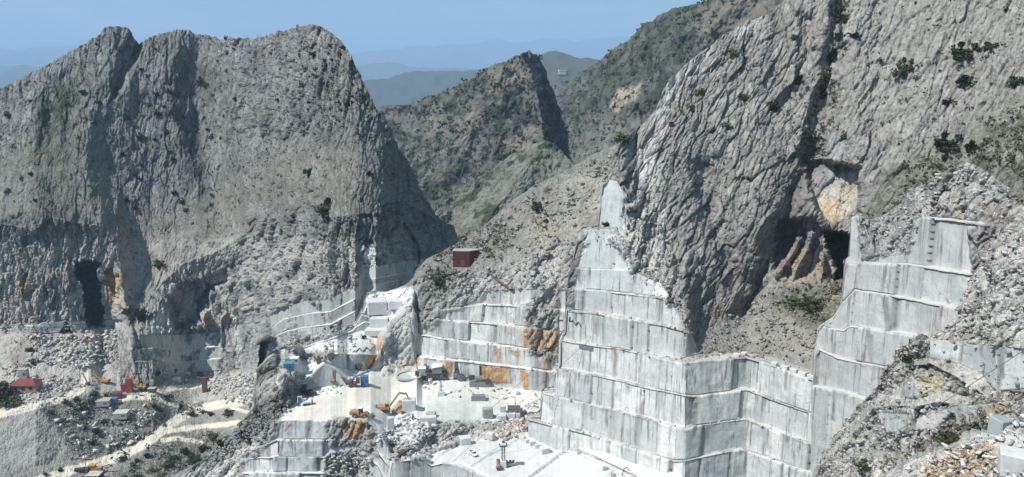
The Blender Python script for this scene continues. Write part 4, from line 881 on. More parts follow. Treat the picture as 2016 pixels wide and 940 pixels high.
LEAF = leaf_mat('dark_leaves', (.018, .030, .014), (.05, .068, .03)); LEAF2 = leaf_mat('olive_leaves', (.06, .075, .035), (.10, .115, .055)); DRY = leaf_mat('dry_twigs', (.12, .10, .07), (.19, .17, .12))

class MB:
    def __init__(s): s.v = []; s.f = []
    def add(s, vs, fs): k = len(s.v); s.v += [tuple(v) for v in vs]; s.f += [tuple(i + k for i in f) for f in fs]; return s
    def box(s, c, d, rz=0, taper=(1, 1), ry=0):
        x, y, z = (q / 2 for q in d); vs = []
        for sz in (-1, 1):
            tx, ty = (taper if sz > 0 else (1, 1))
            for sx, sy in ((-1, -1), (1, -1), (1, 1), (-1, 1)): vs.append(Vector((sx * x * tx, sy * y * ty, sz * z)))
        m = Matrix.Rotation(rz, 3, 'Z') @ Matrix.Rotation(ry, 3, 'Y')
        return s.add([m @ v + Vector(c) for v in vs], [(0, 3, 2, 1), (4, 5, 6, 7), (0, 1, 5, 4), (1, 2, 6, 5), (2, 3, 7, 6), (3, 0, 4, 7)])
    def beam(s, a, b, w, h=None, w2=None, h2=None):
        a, b = Vector(a), Vector(b); h = h or w; w2 = w2 or w; h2 = h2 or h; d = (b - a).normalized()
        side = d.cross(Vector((0, 0, 1))); side = side.normalized() if side.length > 1e-3 else Vector((0, 1, 0)); up = side.cross(d)
        vs = [p + side * (sx * ww / 2) + up * (sy * hh / 2) for p, ww, hh in ((a, w, h), (b, w2, h2)) for sx, sy in ((-1, -1), (1, -1), (1, 1), (-1, 1))]
        return s.add(vs, [(0, 3, 2, 1), (4, 5, 6, 7), (0, 1, 5, 4), (1, 2, 6, 5), (2, 3, 7, 6), (3, 0, 4, 7)])
    def cyl(s, a, b, r, r2=None, n=12):
        a, b = Vector(a), Vector(b); r2 = r if r2 is None else r2; d = (b - a).normalized(); u = d.orthogonal().normalized(); w = d.cross(u); vs = []
        for p, rr in ((a, r), (b, r2)):
            for i in range(n): t = 2 * math.pi * i / n; vs.append(p + (u * math.cos(t) + w * math.sin(t)) * rr)
        return s.add(vs, [(i, (i + 1) % n, n + (i + 1) % n, n + i) for i in range(n)] + [tuple(range(n))[::-1], tuple(range(n, 2 * n))])
    def prism(s, pts, y0, y1):
        n = len(pts); return s.add([(x, y0, z) for x, z in pts] + [(x, y1, z) for x, z in pts], [(i, n + i, n + (i + 1) % n, (i + 1) % n) for i in range(n)] + [tuple(range(n))[::-1][::-1], tuple(range(n, 2 * n))[::-1]])
    def stone(s, c, d, rnd, rz=None):
        """angular broken block"""
        k = [Vector((x, y, z)) for x in (-1, 1) for y in (-1, 1) for z in (-1, 1)]
        m = Matrix.Rotation(rz if rz is not None else rnd.uniform(0, 6.3), 3, 'Z') @ Matrix.Rotation(rnd.uniform(-.35, .35), 3, 'X')
        vs = [m @ Vector((v.x * d[0] / 2 * rnd.uniform(.6, 1.05), v.y * d[1] / 2 * rnd.uniform(.6, 1.05), v.z * d[2] / 2 * rnd.uniform(.6, 1.05))) + Vector(c) for v in k]
        return s.add(vs, [(0, 1, 3, 2), (4, 6, 7, 5), (0, 4, 5, 1), (2, 3, 7, 6), (0, 2, 6, 4), (1, 5, 7, 3)])
    def build(s, name, mat, parent=None, bevel=0):
        me = bpy.data.meshes.new(name); me.from_pydata(s.v, [], s.f); me.validate(); me.materials.append(mat)
        bm_fix(me)
        o = bpy.data.objects.new(name, me); C.objects.link(o)
        if parent: o.parent = parent
        if bevel:
            md = o.modifiers.new('bevel', 'BEVEL'); md.width = bevel; md.segments = 1
        return o
import bmesh
def bm_fix(me):
    b = bmesh.new(); b.from_mesh(me); bmesh.ops.recalc_face_normals(b, faces=b.faces); b.to_mesh(me); b.free()
def tag(o, label, cat, group=None):
    o['label'] = label; o['category'] = cat
    if group: o['group'] = group
    return o
def thing(name, label, cat, loc, rz=0, group=None):
    o = bpy.data.objects.new(name, None); C.objects.link(o); o.location = loc; o.rotation_euler = (0, 0, rz)
    return tag(o, label, cat, group)
def copy_tree(r, loc, rz, scale=1, label=None, group=None):
    c = r.copy(); C.objects.link(c); c.location = loc; c.rotation_euler = (0, 0, rz); c.scale = (scale,) * 3 if not isinstance(scale, tuple) else scale
    if label: c['label'] = label
    if group: c['group'] = group
    for ch in [q for q in bpy.data.objects if q.parent == r]:
        d = ch.copy(); C.objects.link(d); d.parent = c
        for g in [q for q in bpy.data.objects if q.parent == ch]:
            e = g.copy(); C.objects.link(e); e.parent = d
    return c
R_ = random.Random(5)

# ------------------------------------------------------------------ shrubs
def crown_mesh(mat, n, seed, leaf=.16, tall=1.0, gap=.5):
    r = random.Random(seed); vs = []; fs = []
    lumps = [(Vector((r.gauss(0, .42), r.gauss(0, .42), r.uniform(.2, 1.25) * tall)), r.uniform(.14, .46)) for _ in range(13)]
    for i in range(n):
        c, rad = r.choice(lumps); d = Vector((r.gauss(0, 1), r.gauss(0, 1), r.gauss(0, 1))).normalized()
        p = c + d * rad * (r.random() ** .35); a = Vector((r.gauss(0, 1), r.gauss(0, 1), r.gauss(0, 1))).normalized(); b = a.orthogonal().normalized() * leaf * r.uniform(.5, 1.2); a = a * leaf * r.uniform(.5, 1.2)
        k = len(vs); vs += [p - a, p - b, p + a, p + b]; fs.append((k, k + 1, k + 2, k + 3))
    me = bpy.data.meshes.new('crown'); me.from_pydata(vs, [], fs); me.materials.append(mat); return me
def make_shrub(mat, n, seed, label, group, tall=1.0, leaf=.16):
    t = thing('shrub', label, 'shrub', (0, 0, 0), 0, group)
    o = bpy.data.objects.new('crown', crown_mesh(mat, n, seed, leaf, tall)); C.objects.link(o); o.parent = t
    b = MB().cyl((0, 0, -.5), (0, 0, .7 * tall), .09, .04, 6)
    for k in range(4): a = k * 1.6 + seed; b.cyl((0, 0, .15), (math.cos(a) * .4, math.sin(a) * .4, .75 * tall), .05, .02, 5)
    b.build('trunk', M['bark'], t); return t
G_L = 'dark shrubs dotted over the left mountain'; G_R = 'dark shrubs on the right rock face'; G_V = 'bushes along the valley roads'
L_L = 'small dark shrub clinging to the grey left mountain face'; L_R = 'dark green shrub rooted in the cracked right rock face'; L_V = 'low olive bush beside the pale valley roads'
protos = [make_shrub(LEAF, 420, 3, L_L, G_L), make_shrub(LEAF, 420, 8, L_L, G_L, 1.3), make_shrub(LEAF2, 460, 5, L_V, G_V, .8), make_shrub(DRY, 300, 9, L_V, G_V, .9, .1)]
used = set()
def shrub(px, py, s, kind=0, label=None, group=None, tall=1.0):
    p, n = hit(px, py + s * .3)
    r = s / 1.7 / ppm(p)
    pr = protos[kind]; loc = p - Vector((0, 0, .25 * r)); rz = R_.uniform(0, 6.28); sc = (r * R_.uniform(.85, 1.2), r * R_.uniform(.85, 1.2), r * tall * R_.uniform(.85, 1.1))
    if kind not in used:
        used.add(kind); pr.location = loc; pr.rotation_euler = (0, 0, rz); pr.scale = sc
        pr['label'] = label or pr['label']; pr['group'] = group or pr['group']; return pr
    return copy_tree(pr, loc, rz, sc, label, group)
for i, (x, y, s) in enumerate([(190, 88, 6), (305, 96, 5), (280, 137, 7), (292, 151, 7), (310, 186, 9), (330, 180, 10), (228, 176, 9), (394, 161, 13), (405, 168, 12), (447, 140, 6), (451, 160, 5), (418, 188, 6), (197, 203, 10), (247, 232, 12), (186, 243, 9), (308, 224, 12), (293, 206, 9), (318, 226, 6), (323, 210, 6), (338, 223, 8), (283, 230, 6), (273, 272, 13), (285, 272, 9), (243, 273, 10), (305, 275, 8), (327, 262, 11), (242, 305, 10), (302, 315, 8), (337, 300, 6), (342, 314, 9), (278, 325, 6), (265, 345, 7), (276, 353, 7), (299, 355, 7), (345, 380, 10), (358, 398, 11), (365, 414, 8), (15, 227, 9), (2, 270, 5), (17, 377, 9), (62, 343, 8), (44, 353, 6), (60, 200, 7), (132, 205, 9), (165, 182, 10), (418, 270, 10), (408, 255, 7), (434, 272, 6), (462, 196, 9), (425, 198, 6), (416, 383, 7), (417, 403, 8), (470, 395, 6), (449, 105, 8), (495, 120, 7), (372, 70, 5), (415, 76, 6), (445, 76, 7),
        (619, 108, 14), (643, 127, 12), (654, 118, 6), (620, 138, 9), (622, 152, 9), (598, 168, 14), (547, 197, 6), (607, 202, 6), (592, 232, 9), (600, 265, 8), (668, 202, 9), (681, 206, 11), (673, 216, 8), (693, 203, 7), (693, 190, 6), (692, 165, 6), (648, 89, 6), (646, 105, 6), (532, 105, 5), (540, 360, 5), (707, 257, 5), (762, 257, 6), (350, 190, 6), (255, 130, 5), (70, 395, 6), (100, 440, 7), (385, 250, 6), (440, 230, 5), (500, 250, 5), (560, 300, 5), (480, 330, 5), (380, 440, 6), (250, 395, 12), (265, 410, 10)]):
    shrub(x, y, s, i % 2, L_L, G_L)
for x, y, s, k, lb in ((610, 339, 19, 0, 'round dark bush alone on the smooth slope of the left mountain'), (727, 342, 14, 0, 'dark bush near the right shoulder of the left mountain'), (640, 411, 34, 2, 'large olive bush above the cliff edge of the left mountain'), (646, 397, 18, 0, 'dark bush on top of the large olive bush'),
                       (313, 521, 18, 0, 'round dark bush on the grey talus right of the tall cave'), (250, 612, 17, 2, 'olive bush at the cliff foot right of the tall cave'), (279, 622, 27, 0, 'dark tall bush at the head of the gully below the talus'), (579, 424, 12, 0, 'small dark bush on the brink above the left quarry cliff')):
    shrub(x, y, s, k, lb, 'larger bushes on the left mountain')
for i, (x, y, s, k) in enumerate([(1263, 220, 12, 2), (1278, 205, 9, 0), (1364, 218, 15, 1), (1442, 105, 26, 2), (1380, 180, 18, 2), (1430, 245, 16, 2), (1465, 192, 18, 2), (1523, 210, 24, 0), (1573, 160, 26, 0), (1618, 182, 34, 1), (1626, 150, 30, 1), (1640, 112, 28, 0), (1655, 70, 26, 2), (1660, 35, 28, 1), (1665, 266, 22, 0), (1782, 140, 30, 1), (1898, 108, 30, 1), (1896, 165, 28, 0), (1945, 92, 20, 0), (1996, 160, 24, 0), (1866, 285, 34, 1), (1910, 292, 26, 0), (1563, 75, 12, 0), (1683, 70, 15, 0), (1732, 118, 9, 1), (1865, 200, 18, 2), (1925, 98, 11, 0), (1980, 20, 12, 1)]):
    shrub(x, y, s, k, L_R if k < 2 else 'olive brown bush growing on the grey right rock face', G_R if k < 2 else 'olive bushes on the right rock face')
for x, y, s, k, lb in ((1226, 272, 30, 2, 'green bush on the skyline saddle left of the massif'), (1054, 407, 22, 0, 'dark bush on the slope above the rusty red hut'), (1076, 372, 14, 3, 'dry bush on the ridge line above the hillside slope'), (864, 546, 32, 2, 'round olive bush below and left of the rusty red hut'), (1195, 441, 14, 0, 'dark bush on the ledge under the upper marble patch'), (1320, 590, 22, 3, 'dry bush at the right end of an upper marble bench'), (1600, 600, 40, 2, 'green bush in the grassy hollow under the cave'), (1565, 592, 28, 2, 'small green bush at the left of the grassy hollow'), (1640, 565, 34, 3, 'dry bush in the hollow beside the cave mouth'), (1625, 625, 26, 3, 'dry grass clump below the cave hollow'),
                       (1910, 830, 44, 3, 'dry brown bush behind the near gravel heap'), (1860, 862, 30, 0, 'dark bush at the left edge of the near gravel'), (1935, 812, 34, 3, 'tall dry twigs left of the blue grey boulder'), (1790, 706, 22, 2, 'olive bush on the ledge of the rubble spur'), (1700, 915, 24, 2, 'low bush on the lower left of the rubble spur')):
    shrub(x, y, s, k, lb, 'bushes around the quarry hollow and spur')
for i, (x, y, s, k) in enumerate([(330, 785, 14, 0), (357, 798, 12, 2), (477, 833, 14, 2), (450, 812, 18, 0), (415, 815, 12, 0), (420, 860, 18, 2), (433, 872, 16, 0), (492, 868, 14, 0), (270, 906, 12, 2), (290, 898, 12, 0), (262, 915, 10, 2), (240, 905, 12, 0), (345, 900, 16, 2), (365, 890, 16, 0), (330, 915, 16, 2), (300, 925, 14, 2), (270, 938, 14, 2), (145, 665, 10, 2), (66, 712, 14, 2), (60, 690, 14, 0), (188, 775, 12, 0), (210, 778, 12, 2), (232, 820, 10, 0), (180, 790, 14, 2), (160, 800, 14, 0), (100, 812, 10, 2), (190, 850, 12, 0), (205, 830, 10, 2), (185, 870, 14, 2), (120, 925, 8, 0), (90, 934, 8, 0), (400, 810, 10, 2), (380, 815, 10, 0), (303, 800, 10, 0), (312, 806, 9, 2), (715, 664, 10, 0), (640, 683, 6, 0), (506, 812, 10, 0), (400, 880, 20, 2), (380, 905, 20, 0), (130, 790, 10, 0), (150, 785, 9, 2), (345, 730, 8, 0), (372, 740, 8, 0), (404, 748, 8, 0), (310, 735, 9, 0), (290, 760, 8, 0)]):
    shrub(x, y, s, k, L_V if k == 2 else 'small dark bush beside the pale valley roads', G_V)
for x, y, s, k, lb in ((10, 778, 36, 0, 'large dark tree below the red roofed building'), (28, 792, 24, 2, 'olive tree beside the large dark tree at the left edge'), (72, 756, 14, 2, 'bush at the right of the red roofed building'), (40, 768, 12, 2, 'yellowish bush in front of the red roofed building'), (691, 665, 12, 3, 'bare dry bush on the white upper terrace')):
    shrub(x, y, s, k, lb)

# ------------------------------------------------------------------ loose stone
def rubble(name, label, sheet, polys, n, smin, smax, mat, seed, squash=.6, power=2.5, lift=.15, only=None):
    r = np.random.RandomState(seed); allv = []; allf = []; cols = []
    base = np.array([(x, y, z) for x in (-1, 1) for y in (-1, 1) for z in (-1, 1)], float)
    faces = np.array([(0, 1, 3, 2), (4, 6, 7, 5), (0, 4, 5, 1), (2, 3, 7, 6), (0, 2, 6, 4), (1, 5, 7, 3)])
    w = sum(sheet.inside(p, 6, 4) for p in polys); w = np.clip(w, 0, 1) ** 2 * (1 if only is None else only)
    Pf = sheet.P.reshape(-1, 3); wf = w.reshape(-1)
    area = np.linalg.norm(np.cross(np.gradient(sheet.P, axis=0), np.gradient(sheet.P, axis=1)), axis=-1).reshape(-1)
    pr = wf * area; pr /= pr.sum()
    idx = r.choice(len(Pf), n, p=pr)
    for k, i in enumerate(idx):
        s = smin + (smax - smin) * r.rand() ** power
        d = np.array([1.25, r.uniform(.4, .9), r.uniform(.3, .9) * squash * 1.5]) * s / 2
        v = base * d * r.uniform(.55, 1.05, (8, 3))
        a, b, c = r.uniform(0, 6.28), r.uniform(-.5, .5), r.uniform(-.5, .5)
        Rm = np.array(Matrix.Rotation(a, 3, 'Z') @ Matrix.Rotation(b, 3, 'X') @ Matrix.Rotation(c, 3, 'Y'))
        allv.append(v @ Rm.T + Pf[i] + [r.normal() * s * .6, r.normal() * s * .6, s * lift]); allf.append(faces + 8 * k)
        q = r.uniform(.6, 1.15); cols.append(np.tile([mat[0] * q, mat[1] * q, mat[2] * q], (8, 1)))
    o = grid_mesh(name, np.concatenate(allv), np.concatenate(allf), np.concatenate(cols), np.tile([0, 0, 1, .55], (8 * n, 1)), GROUND)
    o['kind'] = 'stuff'; o['label'] = label; return o
rubble('rubble', 'loose pale stones tumbled over the spoil heap at the left', WEST, [[(90, 720), (60, 660), (150, 660), (230, 650), (230, 700), (170, 730)], [(0, 800), (60, 740), (150, 745), (160, 765), (60, 795)]], 1500, .6, 3.2, (.52, .51, .48), 1)
rubble('rubble', 'white stones scattered on the dark spoil slope under the road', WEST, [[(90, 805), (180, 790), (240, 800), (330, 800), (250, 880), (150, 905)]], 420, .5, 3.0, (.58, .57, .55), 2, power=4)
rubble('rubble', 'broken white blocks fallen below the left quarry walls', WEST, [[(400, 750), (450, 740), (520, 735), (530, 760), (490, 800), (430, 790)], [(330, 735), (440, 735), (440, 752), (340, 760)]], 1100, .5, 3.0, (.55, .54, .52), 3)
rubble('rubble', 'stones lying along the foot of the left cliff', WEST, [[(0, 660), (0, 630), (220, 630), (230, 660)], [(560, 700), (560, 665), (720, 630), (700, 660)]], 900, .5, 2.6, (.45, .44, .42), 4)
rubble('rubble', 'pinkish heap of broken marble on the quarry floor', QUARRY, [[(972, 858), (1000, 832), (1030, 822), (1052, 830), (1050, 850), (1000, 868)]], 700, .5, 2.2, (.55, .49, .46), 5)
rubble('rubble', 'pale blue grey slabs heaped below the big excavator', QUARRY, [[(740, 860), (765, 838), (800, 822), (835, 830), (845, 850), (830, 868), (780, 880)]], 600, .5, 2.4, (.62, .64, .64), 6, squash=.5)
rubble('rubble', 'loose stones strewn over the white quarry floor', QUARRY, [[(830, 755), (1090, 772), (1060, 800), (960, 790), (850, 775)], [(950, 800), (1080, 790), (1050, 830), (960, 825)], [(580, 690), (720, 650), (740, 690), (600, 720)], [(590, 760), (690, 740), (720, 765), (600, 790)]], 420, .3, 1.6, (.52, .52, .50), 7, power=3)
rubble('rubble', 'dark scree stones on the slope left of the quarry floor', QUARRY, [[(340, 990), (430, 885), (504, 815), (590, 765), (560, 820), (470, 880), (400, 940)]], 1300, .4, 1.8, (.30, .30, .285), 8)
rubble('rubble', 'broken rock heaped between the lower benches', QUARRY, [[(640, 900), (700, 880), (735, 890), (735, 990), (630, 990)], [(770, 905), (830, 880), (930, 850), (920, 860), (820, 900)]], 600, .4, 2.0, (.48, .47, .45), 9)
rubble('rubble', 'pale rubble lying on the hillside above the marble benches', QUARRY, [[(820, 620), (830, 520), (960, 440), (1120, 345), (1220, 290), (1200, 360), (1110, 560), (950, 590)]], 1500, .3, 1.8, (.36, .355, .33), 10, power=4)
rubble('rubble', 'white shattered slabs on the shoulder right of the benches', MASSIF, [[(1150, 455), (1210, 445), (1230, 400), (1300, 420), (1340, 520), (1345, 640), (1290, 585), (1240, 520)]], 700, .3, 1.1, (.48, .47, .44), 11, power=3, lift=0)
rubble('rubble', 'stones spread over the hollow behind the marble wall', MASSIF, [[(1360, 700), (1450, 600), (1540, 560), (1660, 560), (1660, 740), (1520, 705)]], 1800, .25, 1.4, (.34, .33, .30), 12, power=3.5)
rubble('rubble', 'broken pale stones covering the near rubble spur', SPUR, [[(1600, 990), (1620, 900), (1700, 790), (1790, 666), (1860, 650), (1990, 690), (2150, 690), (2150, 990)]], 2600, .12, .8, (.52, .51, .48), 13, power=3.5)
rubble('rubble', 'heap of white boulders at the top of the rubble spur', SPUR, [[(1860, 650), (1905, 560), (1960, 450), (2100, 340), (2150, 500), (2000, 660), (1900, 670)]], 1500, .2, .9, (.50, .49, .46), 14, power=3, lift=0)
rubble('rubble', 'white boulders piled on the crest beside the upper marble wall', UPPER, [[(1700, 435), (1745, 420), (1800, 372), (1850, 346), (1905, 320), (2000, 380), (2000, 430), (1935, 430), (1830, 425), (1790, 500), (1720, 510)]], 800, .25, 1.2, (.50, .49, .46), 15, power=3, lift=0)
rubble('rubble', 'angular white stones of the near gravel heap', LIP, [[(1750, 1040), (1760, 962), (1830, 906), (1880, 876), (1940, 850), (2016, 826), (2190, 790), (2190, 1050)]], 3600, .05, .55, (.64, .63, .60), 16, squash=.35, power=4, lift=.12)
rubble('rubble', 'brown earth clods and small stones on the near gravel heap', LIP, [[(1820, 940), (1880, 885), (1950, 880), (1970, 920), (1920, 980), (1800, 985)]], 4200, .04, .24, (.46, .36, .25), 17, squash=.6, power=3, lift=.1)

rubble('rubble', 'small broken stones lying along the marble ledges', MASSIF, [[(1040, 870), (1040, 540), (1330, 540), (1380, 700), (1650, 720), (1650, 960), (1300, 960)]], 650, .25, 1.0, (.50, .50, .48), 18, only=MASSIF.w('floor') * (MASSIF.seg > 0))
rubble('rubble', 'small stones on the ledges of the back marble wall', QUARRY, [[(818, 720), (818, 600), (1100, 560), (1100, 740)], [(470, 950), (470, 850), (740, 850), (740, 950)]], 420, .25, 1.0, (.50, .50, .48), 19, only=QUARRY.w('floor') * 1.0)

def tufts(name, label, sheet, polys, n, smin, smax, mat, seed):
    r = np.random.RandomState(seed); w = np.clip(sum(sheet.inside(p_, 20, 10) for p_ in polys), 0, 1)
    w = w * sstep((fbm(sheet.P / 16, 3, 50 + seed) + .12) * 4)
    area = np.linalg.norm(np.cross(np.gradient(sheet.P, axis=0), np.gradient(sheet.P, axis=1)), axis=-1); pr = (w * area).reshape(-1); pr /= pr.sum()
    P_ = sheet.P.reshape(-1, 3)[r.choice(pr.size, n, p=pr)]; V = []; k = 7
    s = smin + (smax - smin) * r.rand(n) ** 3
    for q in range(k):
        c_ = P_ + r.normal(size=(n, 3)) * (s * .32)[:, None] * [1, 1, .5] + np.array([0, 0, .25]) * s[:, None]
        a = r.normal(size=(n, 3)); a /= np.linalg.norm(a, axis=1)[:, None]; b = np.cross(a, r.normal(size=(n, 3))); b /= np.linalg.norm(b, axis=1)[:, None]
        a *= (s * .32)[:, None]; b *= (s * .26)[:, None]; V.append(np.stack([c_ - a, c_ - b, c_ + a, c_ + b], 1))
    V = np.concatenate(V).reshape(-1, 3); o = grid_mesh(name, V, np.arange(len(V)).reshape(-1, 4), None, None, mat)
    o['kind'] = 'stuff'; o['label'] = label; return o
tufts('scrub', 'low green brown scrub sprinkled over the left mountain', WEST, [[(-200, 480), (-200, 240), (230, 50), (400, 60), (620, 50), (750, 240), (760, 400), (500, 440), (250, 560)]], 3200, .5, 2.4, LEAF2, 1)
tufts('scrub', 'dry scrub and grass on the valley slopes at the left', WEST, [[(80, 800), (300, 790), (400, 810), (250, 900), (150, 905)], [(200, 1000), (230, 920), (440, 850), (480, 860), (420, 1000)], [(0, 740), (60, 660), (90, 660), (60, 760)]], 1600, .5, 2.2, LEAF, 2)
tufts('scrub', 'thin green grass and scrub on the upper right slopes', MASSIF, [[(1690, 440), (1760, 330), (1850, 290), (1960, 220), (2200, 120), (2200, 420), (1750, 470)], [(1560, 300), (1600, 230), (1640, 0), (1670, 0), (1640, 180), (1620, 300)], [(1520, 640), (1560, 570), (1660, 550), (1650, 620)]], 3000, .4, 1.8, LEAF2, 3)
tufts('scrub', 'scattered scrub on the cracked right rock face', MASSIF, [[(1300, 300), (1400, 90), (1560, -40), (2200, -40), (2200, 400), (1700, 300), (1450, 600)]], 1100, .3, 1.5, LEAF, 4)
tufts('scrub', 'scrub on the hillside around the rusty red hut', QUARRY, [[(822, 560), (840, 500), (960, 440), (1120, 345), (1220, 290), (1100, 440), (900, 560)]], 900, .4, 1.7, LEAF2, 5)
tufts('scrub', 'dry scrub between the stones of the near spur', SPUR, [[(1700, 990), (1760, 880), (1900, 780), (1960, 800), (1900, 900), (1850, 1000)], [(1740, 740), (1790, 690), (1880, 700), (1860, 750)]], 1300, .2, 1.0, DRY, 6)
tufts('trees', 'distant dark woodland covering the middle peak', MIDPEAK, [[(740, 460), (720, 215), (900, 170), (1045, 105), (1140, 335), (1000, 330), (860, 420)]], 1700, 2.5, 7, LEAF, 7)
tufts('trees', 'distant dark woodland on the long back ridge', BACKRIDGE, [[(1060, 300), (1090, 172), (1340, 10), (1500, -60), (1420, 80), (1300, 200), (1150, 330)]], 1500, 2, 6, LEAF, 8)

def block(px, py, w, h, label, group, mat='marble', rz=None, depth=None, rough=.06, name='marble_block'):
    """a loose block whose foot stands at the pixel; w and h in pixels of the photo"""
    p, n = hit(px, py); k = ppm(p); W = w / k; H = h / k; Dp = depth / k if depth else W * R_.uniform(.6, .9)
    b = MB(); rr = R_; vs = []
    for sz in (0, 1):
        for sx, sy in ((-1, -1), (1, -1), (1, 1), (-1, 1)): vs.append((sx * W / 2 * rr.uniform(1 - rough * 2, 1), sy * Dp / 2 * rr.uniform(1 - rough * 2, 1), (H if sz else -.3) * (rr.uniform(1 - rough * 2, 1) if sz else 1)))
    b.add(vs, [(0, 3, 2, 1), (4, 5, 6, 7), (0, 1, 5, 4), (1, 2, 6, 5), (2, 3, 7, 6), (3, 0, 4, 7)])
    o = b.build(name, M[mat], None, min(W, H) * .06); o.location = p; o.rotation_euler = (0, 0, rz if rz is not None else rr.uniform(-.5, .5))
    return tag(o, label, 'marble block' if name == 'marble_block' else 'boulder', group)
g = 'rough blocks lining the bank behind the white pickup'
for i, (x, y, w, h) in enumerate([(832, 902, 14, 7), (822, 904, 10, 6), (843, 897, 12, 6), (853, 893, 10, 8), (862, 889, 12, 8), (872, 885, 12, 8), (882, 881, 12, 8), (892, 878, 12, 9), (813, 906, 10, 6), (900, 874, 14, 11)]):
    block(x, y, w, h, 'rough grey boulder in the row lining the bank', g, 'greyblock', rough=.14)
for x, y, w, h, lb in ((742, 616, 42, 27, 'large cut white block standing on the stepped ramp to the gorge'), (782, 606, 34, 18, 'white block platform right of the large cut block on the ramp'), (748, 640, 36, 17, 'white step block below the large cut block on the ramp'), (742, 657, 44, 12, 'lowest flat white block of the stepped ramp')): block(x, y, w, h, lb, None, 'marble', rz=R_.uniform(-.1, .35), rough=.06, depth=w * .7)
block(916, 872, 22, 13, 'squared marble block at the upper end of the bank row', None, rz=.3)
block(963, 862, 20, 11, 'pale squared block left of the pinkish rubble heap', None)
g = 'small white blocks below the lowest right bench'
for x, y, w, h in ((1028, 866, 12, 9), (1038, 872, 10, 8), (1048, 877, 12, 9), (1058, 882, 12, 8)): block(x, y, w, h, 'small white block in the row under the lowest bench', g)
block(1072, 892, 18, 13, 'largest cut white block at the foot of the lowest bench', None, rz=.4)
block(960, 822, 20, 20, 'tall grey dressed block left of the pallet stacks', None, 'greyblock', rz=.15, depth=14, rough=.02)
block(990, 812, 12, 14, 'small stacked pale blocks between the grey block and shed', None, 'marble', rz=.1, rough=.02)
block(988, 824, 20, 9, 'long low pale block in front of the stacked blocks', None, 'marble')
for x in (1004, 1013, 1021): block(x, 824, 9, 11, 'upright pale block in the row before the grey shed', 'upright blocks before the grey shed', 'marble', rz=0)
block(770, 848, 13, 30, 'tall upright grey slab at the edge of the slab heap', None, 'marble', rz=.2, depth=12)
block(843, 830, 34, 11, 'long sawn grey block right of the dark pillar', None, 'marble', rz=.1, depth=14)
block(849, 820, 18, 8, 'dark weathered block behind the long sawn block', None, 'greyblock', rz=-.2)
block(806, 808, 26, 24, 'big blue white cube of marble behind the tan heap', None, 'marble', rz=.12, rough=.02)
for x, y, w, h in ((770, 868, 12, 8), (782, 872, 12, 7), (795, 870, 12, 8), (808, 866, 14, 7), (824, 858, 16, 7), (802, 856, 16, 7), (785, 858, 14, 6), (816, 846, 16, 6)): block(x, y, w, h, 'pale sawn slab in the heap below the excavator', 'pale slabs heaped below the excavator', 'marble', rough=.1)
for x, y, w, h in ((348, 752, 14, 10), (370, 740, 9, 8), (420, 752, 10, 6), (386, 800, 10, 9), (60, 700, 8, 6), (123, 715, 8, 5), (138, 695, 8, 5), (205, 700, 7, 5)): block(x, y, w, h, 'white boulder lying on the valley workings at the left', 'white boulders in the left valley', 'marble', rough=.15, name='boulder')
block(1140, 893, 7, 5, 'small dark stone on the lower floor near the bench corner', None, 'greyblock', name='boulder')
block(1192, 926, 12, 8, 'dark boulder on the lower pit floor under the wall', None, 'greyblock', rough=.16, name='boulder')
block(1207, 938, 10, 8, 'dark stone beside the dark boulder at the pit wall', None, 'greyblock', rough=.16, name='boulder')
block(1968, 848, 38, 26, 'blue grey angular boulder on the crest of the near gravel', None, 'bluestone', rz=.5, rough=.16, name='boulder')
block(2000, 925, 56, 34, 'big pale broken slab at the right edge of the near gravel', None, 'marble', rz=-.4, rough=.16, name='boulder')
for i, (x, y, w, h) in enumerate([(1525, 720, 12, 7), (1545, 727, 14, 7), (1563, 733, 14, 7), (1580, 740, 16, 8), (1598, 746, 16, 8), (1452, 702, 12, 6), (1465, 700, 10, 6)]): block(x, y, w, h, 'long pale block resting on the rim of the right marble wall', 'pale blocks on the rim of the right wall', 'marble', rz=-.9, depth=9)
block(1410, 700, 10, 5, 'dark stone on the rim at the corner of the marble wall', None, 'greyblock', name='boulder')
block(1645, 588, 14, 6, 'pale flat boulder in front of the cave mouth', None, 'tan', name='boulder')

